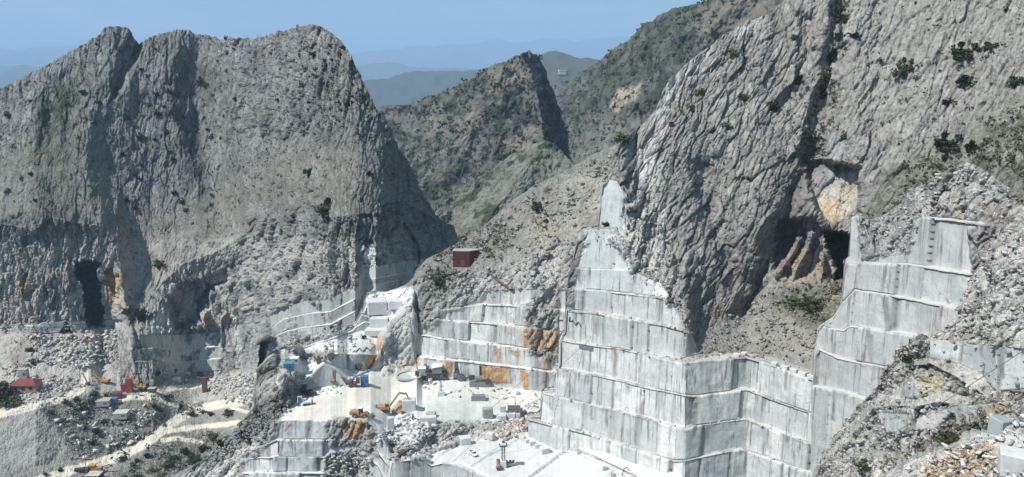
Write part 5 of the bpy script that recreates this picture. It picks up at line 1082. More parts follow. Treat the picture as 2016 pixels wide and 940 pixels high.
# ------------------------------------------------------------------ machines
def excavator(px, py, L, rz, label, col='amber', reach=((2.2, 2.2), (6.2, 7.6), (9.0, 6.8), (10.6, 2.4)), cat='excavator'):
    p, n = hit(px, py); k = ppm(p); t = thing('excavator', label, cat, p, rz); s = L / k / 5.0; t.scale = (s, s, s)
    for y in (-1.35, 1.35):
        b = MB(); b.prism([(-2.3, .25), (-2.0, .02), (2.0, .02), (2.3, .3), (2.2, .75), (1.8, .95), (-1.8, .95), (-2.3, .7)], y - .3, y + .3); tr = b.build('track', M['black'], t)
    MB().box((0, 0, .8), (2.0, 2.2, .5)).build('undercarriage', M['dark'], t)
    b = MB(); b.prism([(-2.9, 1.15), (2.0, 1.15), (2.0, 2.0), (.6, 2.35), (-2.6, 2.5), (-3.0, 2.2)], -1.35, 1.35); b.build('body', M[col], t, .06)
    MB().prism([(-3.5, 1.2), (-2.85, 1.1), (-2.85, 2.55), (-3.3, 2.5), (-3.5, 2.2)], -1.3, 1.3).build('counterweight', M['dark'], t, .08)
    c = MB(); c.prism([(.3, 2.02), (1.95, 2.02), (1.95, 2.6), (1.6, 3.55), (.3, 3.6)], -1.3, -.35); cab = c.build('cab', M[col], t, .05)
    MB().prism([(.45, 2.35), (1.8, 2.45), (1.52, 3.4), (.45, 3.45)], -1.33, -1.305).build('window', M['glass'], cab)
    a, bb, c_, d = [Vector((x, .25, z)) for x, z in reach]
    MB().beam(a, bb, .55, .75, .45, .6).beam(bb - (bb - a).normalized() * .3, c_, .5, .75, .4, .55).build('boom', M[col], t)
    MB().beam(c_ + Vector((-.3, 0, .3)), d, .4, .6, .3, .35).build('stick', M[col], t)
    MB().cyl(a + Vector((.5, .35, .0)), a.lerp(bb, .7) + Vector((0, .35, -.3)), .13).cyl(a.lerp(bb, .8) + Vector((0, 0, .6)), c_ + Vector((-.2, 0, .6)), .12).build('hydraulic_ram', M['steel'], t)
    w = MB(); w.prism([(d.x - .2, d.z + .4), (d.x + .5, d.z + .2), (d.x + .6, d.z - .9), (d.x - .1, d.z - 1.3), (d.x - 1.1, d.z - .9), (d.x - .6, d.z - .7)], d.y - .65, d.y + .65); w.build('bucket', M['dark'], t)
    return t
excavator(757, 810, 24, .1, 'large amber excavator with arched boom over a tan heap', 'amber')
excavator(207, 754, 13, math.pi - .1, 'small yellow excavator on the valley floor right of the red roof', 'yellow', ((2.0, 2.0), (6.0, 5.2), (8.6, 6.2), (9.6, 2.6)))
excavator(279, 768, 14, math.pi * .9, 'yellow excavator partly behind the tall red container', 'yellow', ((2.0, 2.0), (3.6, 5.0), (5.2, 5.6), (6.2, 3.2)))
excavator(604, 797, 16, math.pi * 1.08, 'white excavator with its arm folded down near the left floor edge', 'white', ((1.8, 2.2), (3.0, 5.8), (5.0, 5.4), (5.2, 1.4)))
excavator(655, 752, 9, 2.6, 'small brown excavator against the inner white wall', 'amber', ((1.8, 2.2), (2.6, 4.6), (4.4, 4.6), (4.8, 1.4)))

def wheel(t, x, y, z, r, w, mat='black', rim='amber'):
    o = MB().cyl((x, y - w / 2, z), (x, y + w / 2, z), r, r, 18).build('wheel', M[mat], t, .05)
    MB().cyl((x, y - w / 2 - .03, z), (x, y + w / 2 + .03, z), r * .5, r * .5, 14).build('rim', M[rim], o)
def wheel_loader(px, py, L, rz, label, col='amber'):
    p, n = hit(px, py); t = thing('wheel_loader', label, 'wheel loader', p, rz); s = L / ppm(p) / 9.0; t.scale = (s, s, s)
    for x in (-2.2, 1.6):
        for y in (-1.15, 1.15): wheel(t, x, y, .95, .95, .7, 'black', 'steel' )
    MB().prism([(-4.3, 1.0), (-.6, .9), (-.6, 2.5), (-3.9, 2.65), (-4.4, 2.2)], -1.05, 1.05).build('engine_housing', M[col], t, .08)
    MB().prism([(-.5, .7), (2.4, .7), (2.4, 1.5), (1.6, 2.1), (-.2, 1.6)], -.75, .75).build('front_frame', M[col], t, .06)
    c = MB().prism([(-1.0, 2.3), (.5, 1.9), (.35, 3.6), (-.9, 3.7)], -.8, .8).build('cab', M['rust'], t, .05)
    MB().prism([(-.85, 2.75), (.35, 2.6), (.25, 3.45), (-.8, 3.5)], -.83, -.81).build('window', M['glass'], c); MB().box((-.3, 0, 3.78), (1.6, 1.8, .14)).build('roof', M['white'], c)
    MB().beam((1.2, -.8, 2.0), (3.9, -.8, .8), .25, .45).beam((1.2, .8, 2.0), (3.9, .8, .8), .25, .45).build('lift_arm', M[col], t)
    MB().prism([(3.7, .15), (5.0, .1), (5.1, .25), (4.2, .6), (4.1, 1.5), (3.7, 1.6)], -1.5, 1.5).build('bucket', M['steel'], t)
    MB().cyl((-2.6, .5, 2.6), (-2.6, .5, 3.6), .1).build('exhaust_pipe', M['dark'], t)
    return t
wheel_loader(712, 822, 46, -.12, 'amber wheel loader with white cab roof on the quarry floor edge')
wheel_loader(173, 668, 14, .3, 'small brown wheel loader at the top of the pale valley road')

def pickup(px, py, L, rz):
    p, n = hit(px, py); t = thing('pickup_truck', 'white pickup truck parked on the lower white floor', 'pickup', p, rz); s = L / ppm(p) / 5.0; t.scale = (s, s, s)
    for x in (-1.6, 1.55):
        for y in (-.8, .8): wheel(t, x, y, .38, .38, .26, 'black', 'steel')
    MB().prism([(-2.6, .45), (2.5, .45), (2.55, .9), (1.3, 1.08), (-.1, 1.1), (-2.6, 1.1)], -.92, .92).build('body', M['white'], t, .05)
    c = MB(); c.prism([(-.7, 1.1), (1.35, 1.08), (.65, 1.75), (-.5, 1.78)], -.82, .82); cb = c.build('cab', M['white'], t, .05)
    MB().prism([(-.5, 1.18), (1.05, 1.16), (.58, 1.68), (-.38, 1.7)], -.85, -.835).prism([(-.5, 1.18), (1.05, 1.16), (.58, 1.68), (-.38, 1.7)], .835, .85).build('side_window', M['glass'], cb)
    MB().add([(1.28, -.72, 1.18), (1.28, .72, 1.18), (.74, .66, 1.70), (.74, -.66, 1.70)], [(0, 1, 2, 3)]).build('windscreen', M['glass'], cb)
    MB().box((-1.65, 0, 1.13), (1.7, 1.5, .06)).build('load_bed', M['dark'], t)
    MB().box((2.5, 0, .6), (.14, 1.8, .25)).build('bumper', M['dark'], t)
    for y in (-.7, .7): MB().box((2.53, y, .82), (.06, .3, .14)).build('headlight', M['steel'], t)
    return t
pickup(932, 896, 22, -1.0)

def dump_truck(px, py, L, rz, label, name='dump_truck', bed='black', cab='dark'):
    p, n = hit(px, py); t = thing(name, label, 'dump truck', p, rz); s = L / ppm(p) / 8.0; t.scale = (s, s, s)
    for x in (-3.0, -1.8, 2.4):
        for y in (-1.1, 1.1): wheel(t, x, y, .6, .6, .45)
    MB().box((0, 0, .9), (7.4, 1.0, .3)).build('chassis', M['dark'], t)
    MB().prism([(-3.9, 1.2), (1.6, 1.2), (1.9, 2.9), (-4.2, 2.7)], -1.25, 1.25).build('dump_body', M[bed], t, .05)
    c = MB().prism([(2.1, .7), (3.9, .7), (3.9, 1.8), (3.6, 2.8), (2.1, 2.85)], -1.15, 1.15).build('cab', M[cab], t, .06)
    MB().add([(3.93, -1, 1.9), (3.93, 1, 1.9), (3.66, 1, 2.65), (3.66, -1, 2.65)], [(0, 1, 2, 3)]).build('windscreen', M['glass'], c)
    return t
dump_truck(162, 930, 22, .25, 'black dump truck on the road at the lower left')
dump_truck(612, 779, 22, .35, 'dark low truck parked behind the white excavator')
dump_truck(592, 772, 20, .15, 'dark flat truck below the blue generator terrace', bed='dark', cab='rust')

def generator_box(px, py, w, h, rz, label, col, top, name='site_container', cat='container', depth=.8):
    p, n = hit(px, py); k = ppm(p); W, H = w / k, h / k * 1.05; t = thing(name, label, cat, p, rz)
    MB().box((0, 0, H / 2), (W, W * depth, H)).build('body', M[col], t, .04)
    MB().box((0, 0, H + .06), (W * 1.04, W * depth * 1.04, .14)).build('roof', M[top], t)
    d = MB().box((-W * .22, -W * depth / 2 - .02, H * .45), (W * .32, .05, H * .8)).build('door', M[col], t); MB().box((-W * .10, -W * depth / 2 - .07, H * .45), (.08, .06, .3)).build('handle', M['dark'], d)
    for i in range(4): pass
    MB().box((W * .25, -W * depth / 2 - .02, H * .6), (W * .3, .04, H * .3)).build('grille', M['dark'], t)
    return t
generator_box(569, 728, 18, 13, .1, 'blue generator box with green unit on the left upper terrace', 'blue', 'teal')
generator_box(567, 716, 7, 6, .1, 'small green unit behind the blue generator box', 'green', 'green', 'machine_cabinet', 'cabinet')
generator_box(580, 715, 16, 10, .12, 'white cabin behind the blue generator box', 'cream', 'white', 'site_cabin', 'cabin')
generator_box(718, 760, 14, 19, .05, 'tall bright blue container beside the derrick machine', 'blue', 'blue')
generator_box(835, 737, 22, 13, .1, 'pale grey box at the left of the processing plant', 'cream', 'white', 'site_cabin', 'cabin')
generator_box(821, 740, 7, 8, .1, 'dark cabinet left of the pale grey box', 'dark', 'dark', 'machine_cabinet', 'cabinet')
generator_box(256, 772, 10, 24, .15, 'tall dark red container standing in the valley yard', 'red', 'red')
generator_box(246, 770, 10, 12, .2, 'low red machine box left of the tall red container', 'red', 'rust', 'machine_cabinet', 'cabinet')
generator_box(231, 783, 15, 9, .2, 'red skip container beside the road end', 'red', 'dark')
generator_box(224, 792, 12, 7, .25, 'small blue container in front of the red skip', 'blue', 'blue')
generator_box(205, 797, 22, 9, .1, 'low grey concrete shed left of the small blue container', 'concrete', 'concrete', 'shed', 'shed')
generator_box(240, 822, 22, 10, .1, 'ruined pale concrete box on the slope under the yard', 'concrete', 'cream', 'shed', 'shed')
generator_box(928, 747, 10, 9, .1, 'dark square tank right of the silo', 'dark', 'steel', 'machine_cabinet', 'cabinet')
generator_box(1012, 812, 24, 9, .0, 'grey open shed behind the upright blocks', 'steel', 'dark', 'shed', 'shed')
generator_box(598, 762, 13, 7, .15, 'small dark box on the ledge behind the low trucks', 'dark', 'cream', 'machine_cabinet', 'cabinet')
generator_box(404, 772, 8, 26, .1, 'rusty iron bin standing at the end of the valley ledge', 'rust', 'rust', 'iron_bin', 'bin')
generator_box(394, 742, 8, 8, -.2, 'dark rusty box above the valley ledge', 'rust', 'dark', 'machine_cabinet', 'cabinet')
generator_box(300, 772, 12, 7, .1, 'dark shed under the pale rock left of the ledge', 'dark', 'concrete', 'shed', 'shed')

def hip_house(px, py, w, h, rz, label):
    p, n = hit(px, py); k = ppm(p); W, H = w / k, h / k; D_ = W * .6; t = thing('red_roofed_building', label, 'building', p, rz)
    MB().box((0, 0, H * .3), (W, D_, H * .6 + .3)).build('wall', M['brick'], t)
    e = W / 2 * 1.08; f = D_ / 2 * 1.15; z = H * .6 + .16
    MB().add([(-e, -f, z), (e, -f, z), (e, f, z), (-e, f, z), (-e * .5, 0, z + H * .38), (e * .5, 0, z + H * .38)], [(0, 1, 5, 4), (1, 2, 5), (2, 3, 4, 5), (3, 0, 4), (3, 2, 1, 0)]).build('roof', M['roofred'], t)
    for x in (-.3, 0, .3): f_ = MB().box((W * x, -D_ / 2 - .03, H * .32), (W * .12, .08, H * .25)).build('window', M['glass'], t)
    return t
hip_house(53, 768, 40, 20, .12, 'building with a dark red hipped roof at the left edge')
generator_box(32, 772, 18, 10, .1, 'small pink brick annex left of the red roofed building', 'brick', 'concrete', 'annex', 'building')
generator_box(12, 762, 22, 9, .1, 'low grey shed at the far left edge', 'concrete', 'concrete', 'shed', 'shed')
generator_box(48, 748, 13, 18, .1, 'square concrete tower behind the red roofed building', 'concrete', 'concrete', 'concrete_tower', 'tower')

# rusty red hut on the saddle
p, n = hit(916, 524); k = ppm(p); W = 48 / k; H = 31 / k
t = thing('red_hut', 'rusty red hut with a pale flat roof on the saddle', 'hut', p + Vector((0, W * .12, -.2)))
plan = [(-.5, -.16), (.18, -.22), (.5, -.02), (.5, .22), (-.46, .22)]
def slab(pl, z0, z1, g=1.0): n_ = len(pl); return MB().add([(x * W * g, y * W * g, z) for z in (z0, z1) for x, y in pl], [tuple(range(n_))[::-1], tuple(range(n_, 2 * n_))] + [(q, (q + 1) % n_, n_ + (q + 1) % n_, n_ + q) for q in range(n_)])
slab(plan, -2.5, H).build('wall', M['maroon'], t); slab(plan, H + .01, H + .3, 1.03).build('roof', M['concrete'], t); slab(plan, -6, -.3, 1.12).build('plinth', M['concrete'], t)
MB().box((-W * .1, -W * .20, 1.5), (1.8, .3, 2.8)).build('door', M['rust'], t)
p, n = hit(1321, 248); t = thing('red_cabin', 'tiny red cabin high on the edge of the right massif', 'cabin', p - Vector((0, 0, .4)), .2); MB().box((0, 0, 1.0), (1.4, 1.2, 1.5)).build('wall', M['maroon'], t); MB().box((0, 0, 1.8), (1.6, 1.4, .15)).build('roof', M['dark'], t)
# far white house on the wooded hill
p, n = hit(1107, 146); k = ppm(p); t = thing('white_house', 'distant white house on the wooded hill behind the peak', 'house', p, .15); W = 14 / k
MB().box((0, 0, W * .18), (W, W * .5, W * .5)).build('wall', M['cream'], t); MB().prism([(-W * .55, W * .43), (W * .55, W * .43), (W * .5, W * .52), (-W * .5, W * .52)], -W * .3, W * .3).build('roof', M['white'], t)

# processing plant on legs
p, n = hit(858, 748); k = ppm(p); u = 1 / k
t = thing('processing_plant', 'dark processing plant raised on legs with pale hopper against the wall', 'plant', p, .1)
for x in (-16, -6, 6, 14):
    for y in (-1.4, 1.4): MB().cyl((x * u, y, 0), (x * u, y, 14 * u), .28, .28, 8).build('leg', M['dark'], t)
MB().box((0, 0, 15 * u), (36 * u, 4.0, 3 * u)).build('platform', M['dark'], t, .05)
for x in (-13, -4, 5): MB().cyl((x * u, 0, 5 * u), (x * u, 0, 14 * u), 2.8 * u, 3.6 * u, 14).build('hopper', M['steel'] if x else M['dark'], t)
MB().prism([(-6 * u, 16.5 * u), (12 * u, 16.5 * u), (12 * u, 30 * u), (-6 * u, 27 * u)], -2.2, 2.2).build('cabin', M['steel'], t, .05)
MB().prism([(-7.5 * u, 27.4 * u), (13 * u, 30.8 * u), (13 * u, 31.6 * u), (-7.5 * u, 28.2 * u)], -2.6, 2.6).build('roof', M['white'], t)
MB().box((-15 * u, 0, 22 * u), (7 * u, 2.4, 11 * u)).build('tower', M['dark'], t); MB().box((18 * u, .5, 10 * u), (10 * u, 4.4, 16 * u), 0, (.7, .8)).build('bin', M['dark'], t)
MB().beam((-30 * u, -2.5, .3), (-6 * u, -2.5, -.2), .8, .5).build('conveyor', M['steel'], t)

def mast(px, py, hpx, label, base=(12, 9), lattice=True, col='steel', name='mast', wpx=3.5, cat='mast'):
    p, n = hit(px, py); u = 1 / ppm(p); t = thing(name, label, cat, p, .2); w = wpx * u; H = hpx * u
    if base: MB().box((0, 0, base[1] * u / 2 - .2), (base[0] * u, base[0] * u * .8, base[1] * u + .4), 0, (.8, .8)).build('base', M['marble'], t, .1)
    z0 = base[1] * u if base else -.3
    b = MB()
    if lattice:
        for sx in (-1, 1):
            for sy in (-1, 1): b.beam((sx * w / 2, sy * w / 2, z0 - .1), (sx * w / 3, sy * w / 3, H), .13)
        m = 8
        for i in range(m):
            za, zb = z0 + (H - z0) * i / m, z0 + (H - z0) * (i + 1) / m; s = (-1) ** i; q = w / 2.3
            b.beam((-s * q, -q, za), (s * q, -q, zb), .09).beam((-s * q, q, za), (s * q, q, zb), .09)
    else: b.cyl((0, 0, z0), (0, 0, H), wpx * u / 2, wpx * u / 3, 8)
    b.build('shaft', M[col], t)
    return t, u, H
mast(868, 779, 30, 'lattice mast on a pale block in the middle of the floor', (16, 9))
t, u, H = mast(945, 752, 34, 'dark upright post beside the orange stained wall', None, False, 'dark', 'post', 3.6, 'post')
mast(1015, 826, 46, 'slim grey mast standing among the upright blocks', None, False, 'steel', 'post', 1.8, 'post')
mast(1024, 826, 38, 'thin leaning mast right of the slim grey mast', None, False, 'steel', 'post', 1.2, 'post')
for x, y, h, lb in ((505, 830, 46, 'tall thin utility pole on the dark scree ridge'), (541, 848, 34, 'short utility pole at the left end of the benches'), (172, 945, 70, 'dark utility pole beside the black dump truck'), (258, 928, 38, 'grey utility pole beside the lower valley road'), (657, 694, 22, 'wooden pole on the white upper terrace'), (676, 694, 13, 'short pole right of the terrace pole'), (619, 712, 18, 'thin pole behind the blue generator terrace'), (654, 700, 13, 'dark short pole on the terrace edge'), (656, 740, 16, 'thin pole on the white inner ledge'), (690, 757, 20, 'thin pole beside the derrick machine')):
    p, n = hit(x, y); u = 1 / ppm(p); t = thing('utility_pole', lb, 'pole', p); MB().cyl((0, 0, -.5), (0, 0, h * u), .22, .14, 8).build('pole', M['wood'], t)
    MB().box((0, 0, h * u - .5), (1.6, .12, .14)).build('crossarm', M['wood'], t)
# masts on the skyline
for x, h in ((483, 10), (487, 9), (508, 13), (513, 12)):
    p, n = hit(x, 80); u = 1 / ppm(p); t = thing('antenna_mast', 'thin twin antenna mast on the left mountain skyline', 'antenna', p, 0, 'antenna masts on the skyline')
    MB().cyl((0, 0, -3), (0, 0, h * u), .16, .12, 6).build('pole', M['steel'], t); MB().box((.3, 0, h * u), (1.0, .1, .1)).build('crossarm', M['steel'], t)

# white drilling tower beside the orange tank
p, n = hit(991, 920); u = 1 / ppm(p)
t = thing('sawing_tower', 'tall pale tower with a dark platform head on the lower floor', 'tower', p, .15)
MB().box((0, 0, 7 * u), (10 * u, 9 * u, 14.4 * u)).build('base', M['white'], t, .08); b = MB()
for sx in (-2.4, 2.4):
    for sy in (-2.0, 2.0): b.cyl((sx * u, sy * u, 14 * u), (sx * u, sy * u, 44 * u), .17, .17, 8)
for i in range(5): z = (17 + i * 6) * u; b.beam((-2.4 * u, -2 * u, z), (2.4 * u, -2 * u, z), .1).beam((-2.4 * u, 2 * u, z), (2.4 * u, 2 * u, z), .1)
b.build('shaft', M['steel'], t)
MB().box((0, 0, 45 * u), (15 * u, 12 * u, 2.4 * u)).build('platform', M['dark'], t, .06); MB().box((0, 0, 48 * u), (11 * u, 9 * u, 4 * u), 0, (.8, .8)).build('cabin', M['white'], t, .05); MB().cyl((0, 0, 50 * u), (0, 0, 53 * u), .5, .5, 10).build('winch', M['dark'], t)
p, n = hit(981, 918); t = thing('orange_tank', 'upright orange tank at the left of the pale tower', 'tank', p); MB().cyl((0, 0, 0), (0, 0, 13 * u), 3.6 * u, 3.6 * u, 16).build('shell', M['orange'], t); MB().cyl((0, 0, 13 * u), (0, 0, 14 * u), 3.8 * u, 2 * u, 16).build('lid', M['rust'], t)
p, n = hit(983, 925); t = thing('winch_machine', 'dark low winch machine in front of the orange tank', 'winch', p, .2); MB().box((0, 0, .6), (11 * u, 1.8, .8)).build('frame', M['dark'], t); MB().cyl((-.3, -.8, 1.3), (-.3, .8, 1.3), .6, .6, 14).build('drum', M['steel'], t)
p, n = hit(1003, 917); t = thing('pump_machine', 'grey pump machinery at the right of the pale tower', 'pump', p, .1); MB().box((0, 0, .7), (14 * u, 1.8, 1.0)).build('frame', M['steel'], t, .05)
for x in (-1.0, .2, 1.3): MB().cyl((x, -.5, 1.2), (x, -.5, 2.2), .4, .4, 12).build('cylinder', M['dark'], t)

# silo, wheel reel, crawler, barrel
p, n = hit(900, 742); u = 1 / ppm(p); t = thing('silo', 'small grey silo standing at the foot of the white wall', 'silo', p); MB().cyl((0, 0, 0), (0, 0, 14 * u), 3 * u, 3 * u, 16).build('shell', M['steel'], t); MB().cyl((0, 0, 14 * u), (0, 0, 15.5 * u), 3.6 * u, 3.3 * u, 16).build('lid', M['dark'], t); MB().box((-5 * u, 0, 1.0), (10 * u, 2.2, 2)).build('base', M['steel'], t)
p, n = hit(906, 750); t = thing('cable_reel', 'round grey cable reel lying before the small silo', 'reel', p, .5); MB().cyl((0, -.9, 1.5), (0, -.6, 1.5), 1.5, 1.5, 20).cyl((0, .6, 1.5), (0, .9, 1.5), 1.5, 1.5, 20).build('flange', M['steel'], t); MB().cyl((0, -.6, 1.5), (0, .6, 1.5), 1.0, 1.0, 16).build('drum', M['dark'], t)
p, n = hit(942, 787); t = thing('drill_crawler', 'grey crawler drill lying low with its arm raised left', 'drill', p, .08)
for y in (-1.2, 1.2): MB().prism([(-3, .2), (-2.7, 0), (2.7, 0), (3, .3), (2.8, 1.0), (-2.8, 1.0)], y - .35, y + .35).build('track', M['steel'], t)
MB().box((0, 0, 1.5), (5.4, 2.2, 1.1)).build('body', M['steel'], t, .08); MB().beam((-1.2, 0, 2.0), (-3.6, 0, 4.2), .4).build('arm', M['marble'], t)
p, n = hit(945, 760); t = thing('block_saw', 'grey block cutting machine under the dark post', 'saw', p, .1); MB().box((0, 0, 1.0), (9, 3, 2.0)).build('base', M['steel'], t, .1); MB().box((-.5, 0, 3.0), (3.0, 2.2, 2.4)).build('cabin', M['steel'], t, .1); MB().cyl((3.2, -1.7, 2.6), (3.2, -1.4, 2.6), 1.3, 1.3, 20).build('blade', M['dark'], t); MB().beam((-4, -1.2, 2.2), (3, -1.2, 3.4), .3).build('rail', M['dark'], t)
p, n = hit(794, 815); t = thing('barrel', 'dark round barrel on the floor before the tan heap', 'barrel', p); MB().cyl((0, 0, 0), (0, 0, 1.2), .75, .75, 14).build('shell', M['rust'], t); MB().cyl((0, 0, 1.2), (0, 0, 1.26), .6, .6, 14).build('lid', M['dark'], t)
p, n = hit(813, 831); u = 1 / ppm(p); t = thing('gantry_post', 'black upright post with a sloping brace near the slab heap', 'post', p, .1); MB().box((0, 0, 8 * u), (3 * u, 3 * u, 17 * u)).build('post', M['dark'], t); MB().beam((0, 0, 14 * u), (8 * u, 0, .2), .3).build('brace', M['dark'], t); MB().box((4 * u, 0, .2), (10 * u, 1.2, .4)).build('foot', M['dark'], t)
# derrick machine
p, n = hit(690, 762); u = 1 / ppm(p); t = thing('derrick_machine', 'rusty derrick machine with a dark inclined jib beside the blue container', 'derrick', p, .1)
MB().box((1, 0, 1.0), (12 * u, 2.6, 2.0)).build('base', M['rust'], t, .1); MB().cyl((0, -1.4, 1.9), (0, 1.4, 1.9), 1.0, 1.0, 14).build('drum', M['dark'], t); MB().box((3.0, 0, 2.6), (1.5, 1.6, 2.2)).build('cabin', M['rust'], t); MB().beam((-1.2, 0, .8), (-11 * u - 1, 0, 21 * u), .7, .7, .35, .35).build('jib', M['dark'], t)
p, n = hit(173, 758); u = 1 / ppm(p); t = thing('drill_rig', 'dark drill rig with an inclined mast beside the valley road', 'drill rig', p); MB().box((0, 0, .9), (6 * u, 2.2, 1.8)).build('base', M['dark'], t, .1); MB().beam((0, 0, 1.0), (-7 * u, 0, 22 * u), .6, .6, .4, .4).build('mast', M['steel'], t)
# orange mobile crusher at the lower left, red skip below it
p, n = hit(188, 928); u = 1 / ppm(p); t = thing('mobile_crusher', 'orange mobile crusher beside the lower left utility pole', 'crusher', p, .05)
for y in (-1.2, 1.2): MB().prism([(-4, .2), (-3.6, 0), (3.6, 0), (4, .3), (3.8, 1.1), (-3.8, 1.1)], y - .3, y + .3).build('track', M['black'], t)
MB().box((0, 0, 2.0), (8, 2.6, 1.8)).build('body', M['orange'], t, .1); MB().box((-1.6, 0, 3.6), (3.2, 2.8, 1.4), 0, (1.25, 1.2)).build('hopper', M['amber'], t); MB().beam((2.5, 0, 2.2), (8.5, 0, 4.2), 1.0, .3).build('conveyor', M['rust'], t)
generator_box(187, 944, 22, 10, .0, 'dark red skip at the bottom edge under the orange crusher', 'maroon', 'cream', 'skip_container', 'container')
# dark debris machines on the upper terrace
for x, y, lb in ((629, 716, 'dark drum machine at the back of the generator terrace'), (652, 708, 'dark hopper machine on the edge of the white terrace'), (607, 708, 'dark scrap machine behind the white cabin'), (706, 728, 'dark boulder like drum before the stained wall'), (905, 748, 'dark engine unit left of the cable reel'), (1030, 822, 'rusty engine unit right of the leaning mast')):
    p, n = hit(x, y); u = 1 / ppm(p); t = thing('engine_unit', lb, 'machine', p, R_.uniform(-.5, .5)); MB().box((0, 0, .7), (9 * u, 1.8, 1.4)).build('base', M['rust'], t, .1); MB().cyl((-.4, -.8, 1.7), (-.4, .8, 1.7), .9, .9, 14).build('drum', M['dark'], t); MB().box((1.0, 0, 1.9), (1.2, 1.4, 1.2), 0, (.7, .8)).build('hood', M['dark'], t)
p, n = hit(598, 776); t = thing('flat_trailer', 'dark flat trailer between the two dark trucks', 'trailer', p, .2); MB().box((0, 0, 1.1), (7.5, 2.4, .5)).build('deck', M['dark'], t)
for x in (-2.4, -1.2, 2.4): wheel(t, x, -1.0, .5, .5, .4); wheel(t, x, 1.0, .5, .5, .4)

# heap of tan stone under the excavator arm
b = MB(); p, n = hit(788, 812); u = 1 / ppm(p); rr = random.Random(3)
vs = []; rings = [(0, 1, 17 * u), (.35, .82, 14 * u), (.65, .6, 10 * u), (.9, .3, 6 * u), (1, .0, 0)]
for zz, q, rad in rings:
    for i in range(18): a = i / 18 * 6.283; w = 1 + rr.uniform(-.14, .14); vs.append((math.cos(a) * 17 * u * q * w, math.sin(a) * 12 * u * q * w, 21 * u * zz + rr.uniform(-.3, .3) - (.4 if zz == 0 else 0)))
fs = [(k * 18 + i, k * 18 + (i + 1) % 18, (k + 1) * 18 + (i + 1) % 18, (k + 1) * 18 + i) for k in range(4) for i in range(18)]
b.add(vs, fs)
for i in range(160):
    a = rr.uniform(0, 6.28); q = rr.random() ** .6; z = 21 * u * (1 - q); s = rr.uniform(.4, 1.3); b.stone((math.cos(a) * 17 * u * q, math.sin(a) * 12 * u * q, z), (s, s * .8, s * .7), rr)
o = b.build('stone_heap', M['tan']); o.location = p + Vector((0, 6 * u, 0)); tag(o, 'tan heap of broken stone under the large excavator boom', 'stone heap')

# settling pool
p, n = hit(805, 742); u = 1 / ppm(p); t = thing('settling_pool', 'milky green settling pool with a low curved kerb', 'pool', p + Vector((0, 0, .25)))
vs = []; rr = random.Random(2); n_ = 40
MB().add([(math.cos(i / n_ * 6.283) * 22 * u, math.sin(i / n_ * 6.283) * 22 * u * .95, 0) for i in range(n_)], [tuple(range(n_))]).build('water', M['water'], t)
b = MB()
for i in range(n_):
    a, c = i / n_ * 6.283, (i + 1) / n_ * 6.283; b.beam((math.cos(a) * 23 * u, math.sin(a) * 22 * u, .15), (math.cos(c) * 23 * u, math.sin(c) * 22 * u, .15), .9, .7)
b.build('kerb', M['concrete'], t)

# rusty pipe on the hillside, tarps and hoses on the benches
def line_thing(name, pts, r, mat, label, cat, lift=.2, seg=8):
    P_ = [hit(x, y)[0] + Vector((0, -.2, lift)) for x, y in pts]; b = MB()
    for a, c in zip(P_[:-1], P_[1:]): b.cyl(a, c, r, r, seg)
    return tag(b.build(name, M[mat]), label, cat)
line_thing('rusty_beam', [(963, 541), (976, 552), (996, 566), (1012, 576)], .55, 'rust', 'rusty inclined beam on the slope right of the red hut', 'beam', .5)
line_thing('wire_hose', [(1110, 626), (1122, 625), (1120, 633), (1128, 632), (1133, 641), (1138, 634), (1144, 644)], .16, 'black', 'black zigzag hose hanging on an upper marble bench', 'hose', .1)
line_thing('wire_hose', [(1100, 631), (1108, 631)], .16, 'black', 'short black hose left of the zigzag hose', 'hose', .1)
line_thing('supply_hose', [(1224, 936), (1228, 924), (1234, 920), (1238, 926), (1234, 932)], .12, 'black', 'black coiled hose against the lowest bench wall', 'hose', .1)
line_thing('supply_pipe', [(936, 838), (960, 832), (985, 830), (1008, 828)], .14, 'dark', 'dark supply pipe lying left of the rubble heap', 'pipe', .2)
line_thing('supply_pipe', [(700, 694), (708, 686), (714, 693), (722, 684), (728, 692), (738, 682)], .18, 'dark', 'zigzag dark pipe on the spoil above the stained wall', 'pipe', .2)
a_, n1 = hit(1141, 682); b_, n2 = hit(1168, 687); t = tag(MB().beam(a_ + n1 * .3, b_ + n2 * .3, .2, 1.3).build('tarp_sheet', M['tarp']), 'long dark grey sheet hung along the edge of a middle bench', 'tarp')

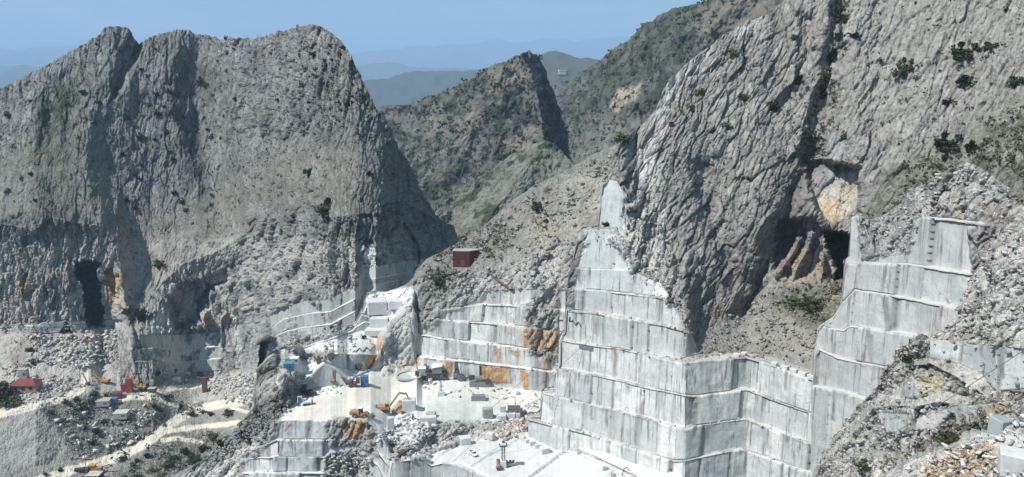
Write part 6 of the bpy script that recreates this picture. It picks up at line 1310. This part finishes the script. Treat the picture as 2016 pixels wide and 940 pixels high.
def cable(A, B, r, label, group=None, sag=1.5):
    b = MB(); n = 14; P_ = [A.lerp(B, i / n) - Vector((0, 0, sag * 4 * (i / n) * (1 - i / n))) for i in range(n + 1)]
    for q, w in zip(P_[:-1], P_[1:]): b.cyl(q, w, r, r, 5)
    return tag(b.build('steel_cable', M['cable']), label, 'cable', group)
cable(hit(822, 932)[0] + Vector((0, 0, .3)), hit(1098, 688)[0] + Vector((0, 0, .5)), .07, 'left steel cable slanting over the quarry floor', None, .6)
cable(hit(852, 944)[0] + Vector((0, 0, .3)), hit(1160, 672)[0] + Vector((0, 0, .5)), .07, 'steel cable crossing the rubble heap up to a middle bench', None, .6)
cable(hit(905, 935)[0] + Vector((0, 0, .3)), at_range(990, 874, 262), .05, 'thin guy wire rising to the pale tower head', None, .2)
cable(at_range(1590, 955, 138), at_range(2040, 674, 122), .055, 'long cable stretched across the near rubble spur', None, .4)
cable(hit(1352, 640)[0] + Vector((0, 0, .3)), hit(1380, 708)[0] + Vector((0, 0, .3)), .07, 'short cable hanging at the corner above the right wall', None, .2)
line_thing('track_plank', [(893, 745), (925, 738)], .15, 'steel', 'pale thin rail leaning right of the silo', 'rail', .4)
# ---- the air between
hz = grid_mesh('haze', np.array([(x, y, z) for x in (-45000, 45000) for y in (-23000, 47000) for z in (-60, 1560)], float),
               np.array([[0, 1, 3, 2], [4, 6, 7, 5], [0, 4, 5, 1], [2, 3, 7, 6], [0, 2, 6, 4], [1, 5, 7, 3]]), None, None, bpy.data.materials.new('air'))
hz['kind'] = 'stuff'; hz['label'] = 'thin blue haze hanging over the quarry valley and distant ridges'
am = hz.data.materials[0]; am.use_nodes = True; nt = am.node_tree
for n_ in list(nt.nodes): nt.nodes.remove(n_)
pv = nt.nodes.new('ShaderNodeVolumePrincipled'); ov = nt.nodes.new('ShaderNodeOutputMaterial')
pv.inputs['Density'].default_value = 8.0e-5; pv.inputs['Color'].default_value = (.48, .70, 1.0, 1); pv.inputs['Anisotropy'].default_value = 0.0
nt.links.new(pv.outputs[0], ov.inputs['Volume'])
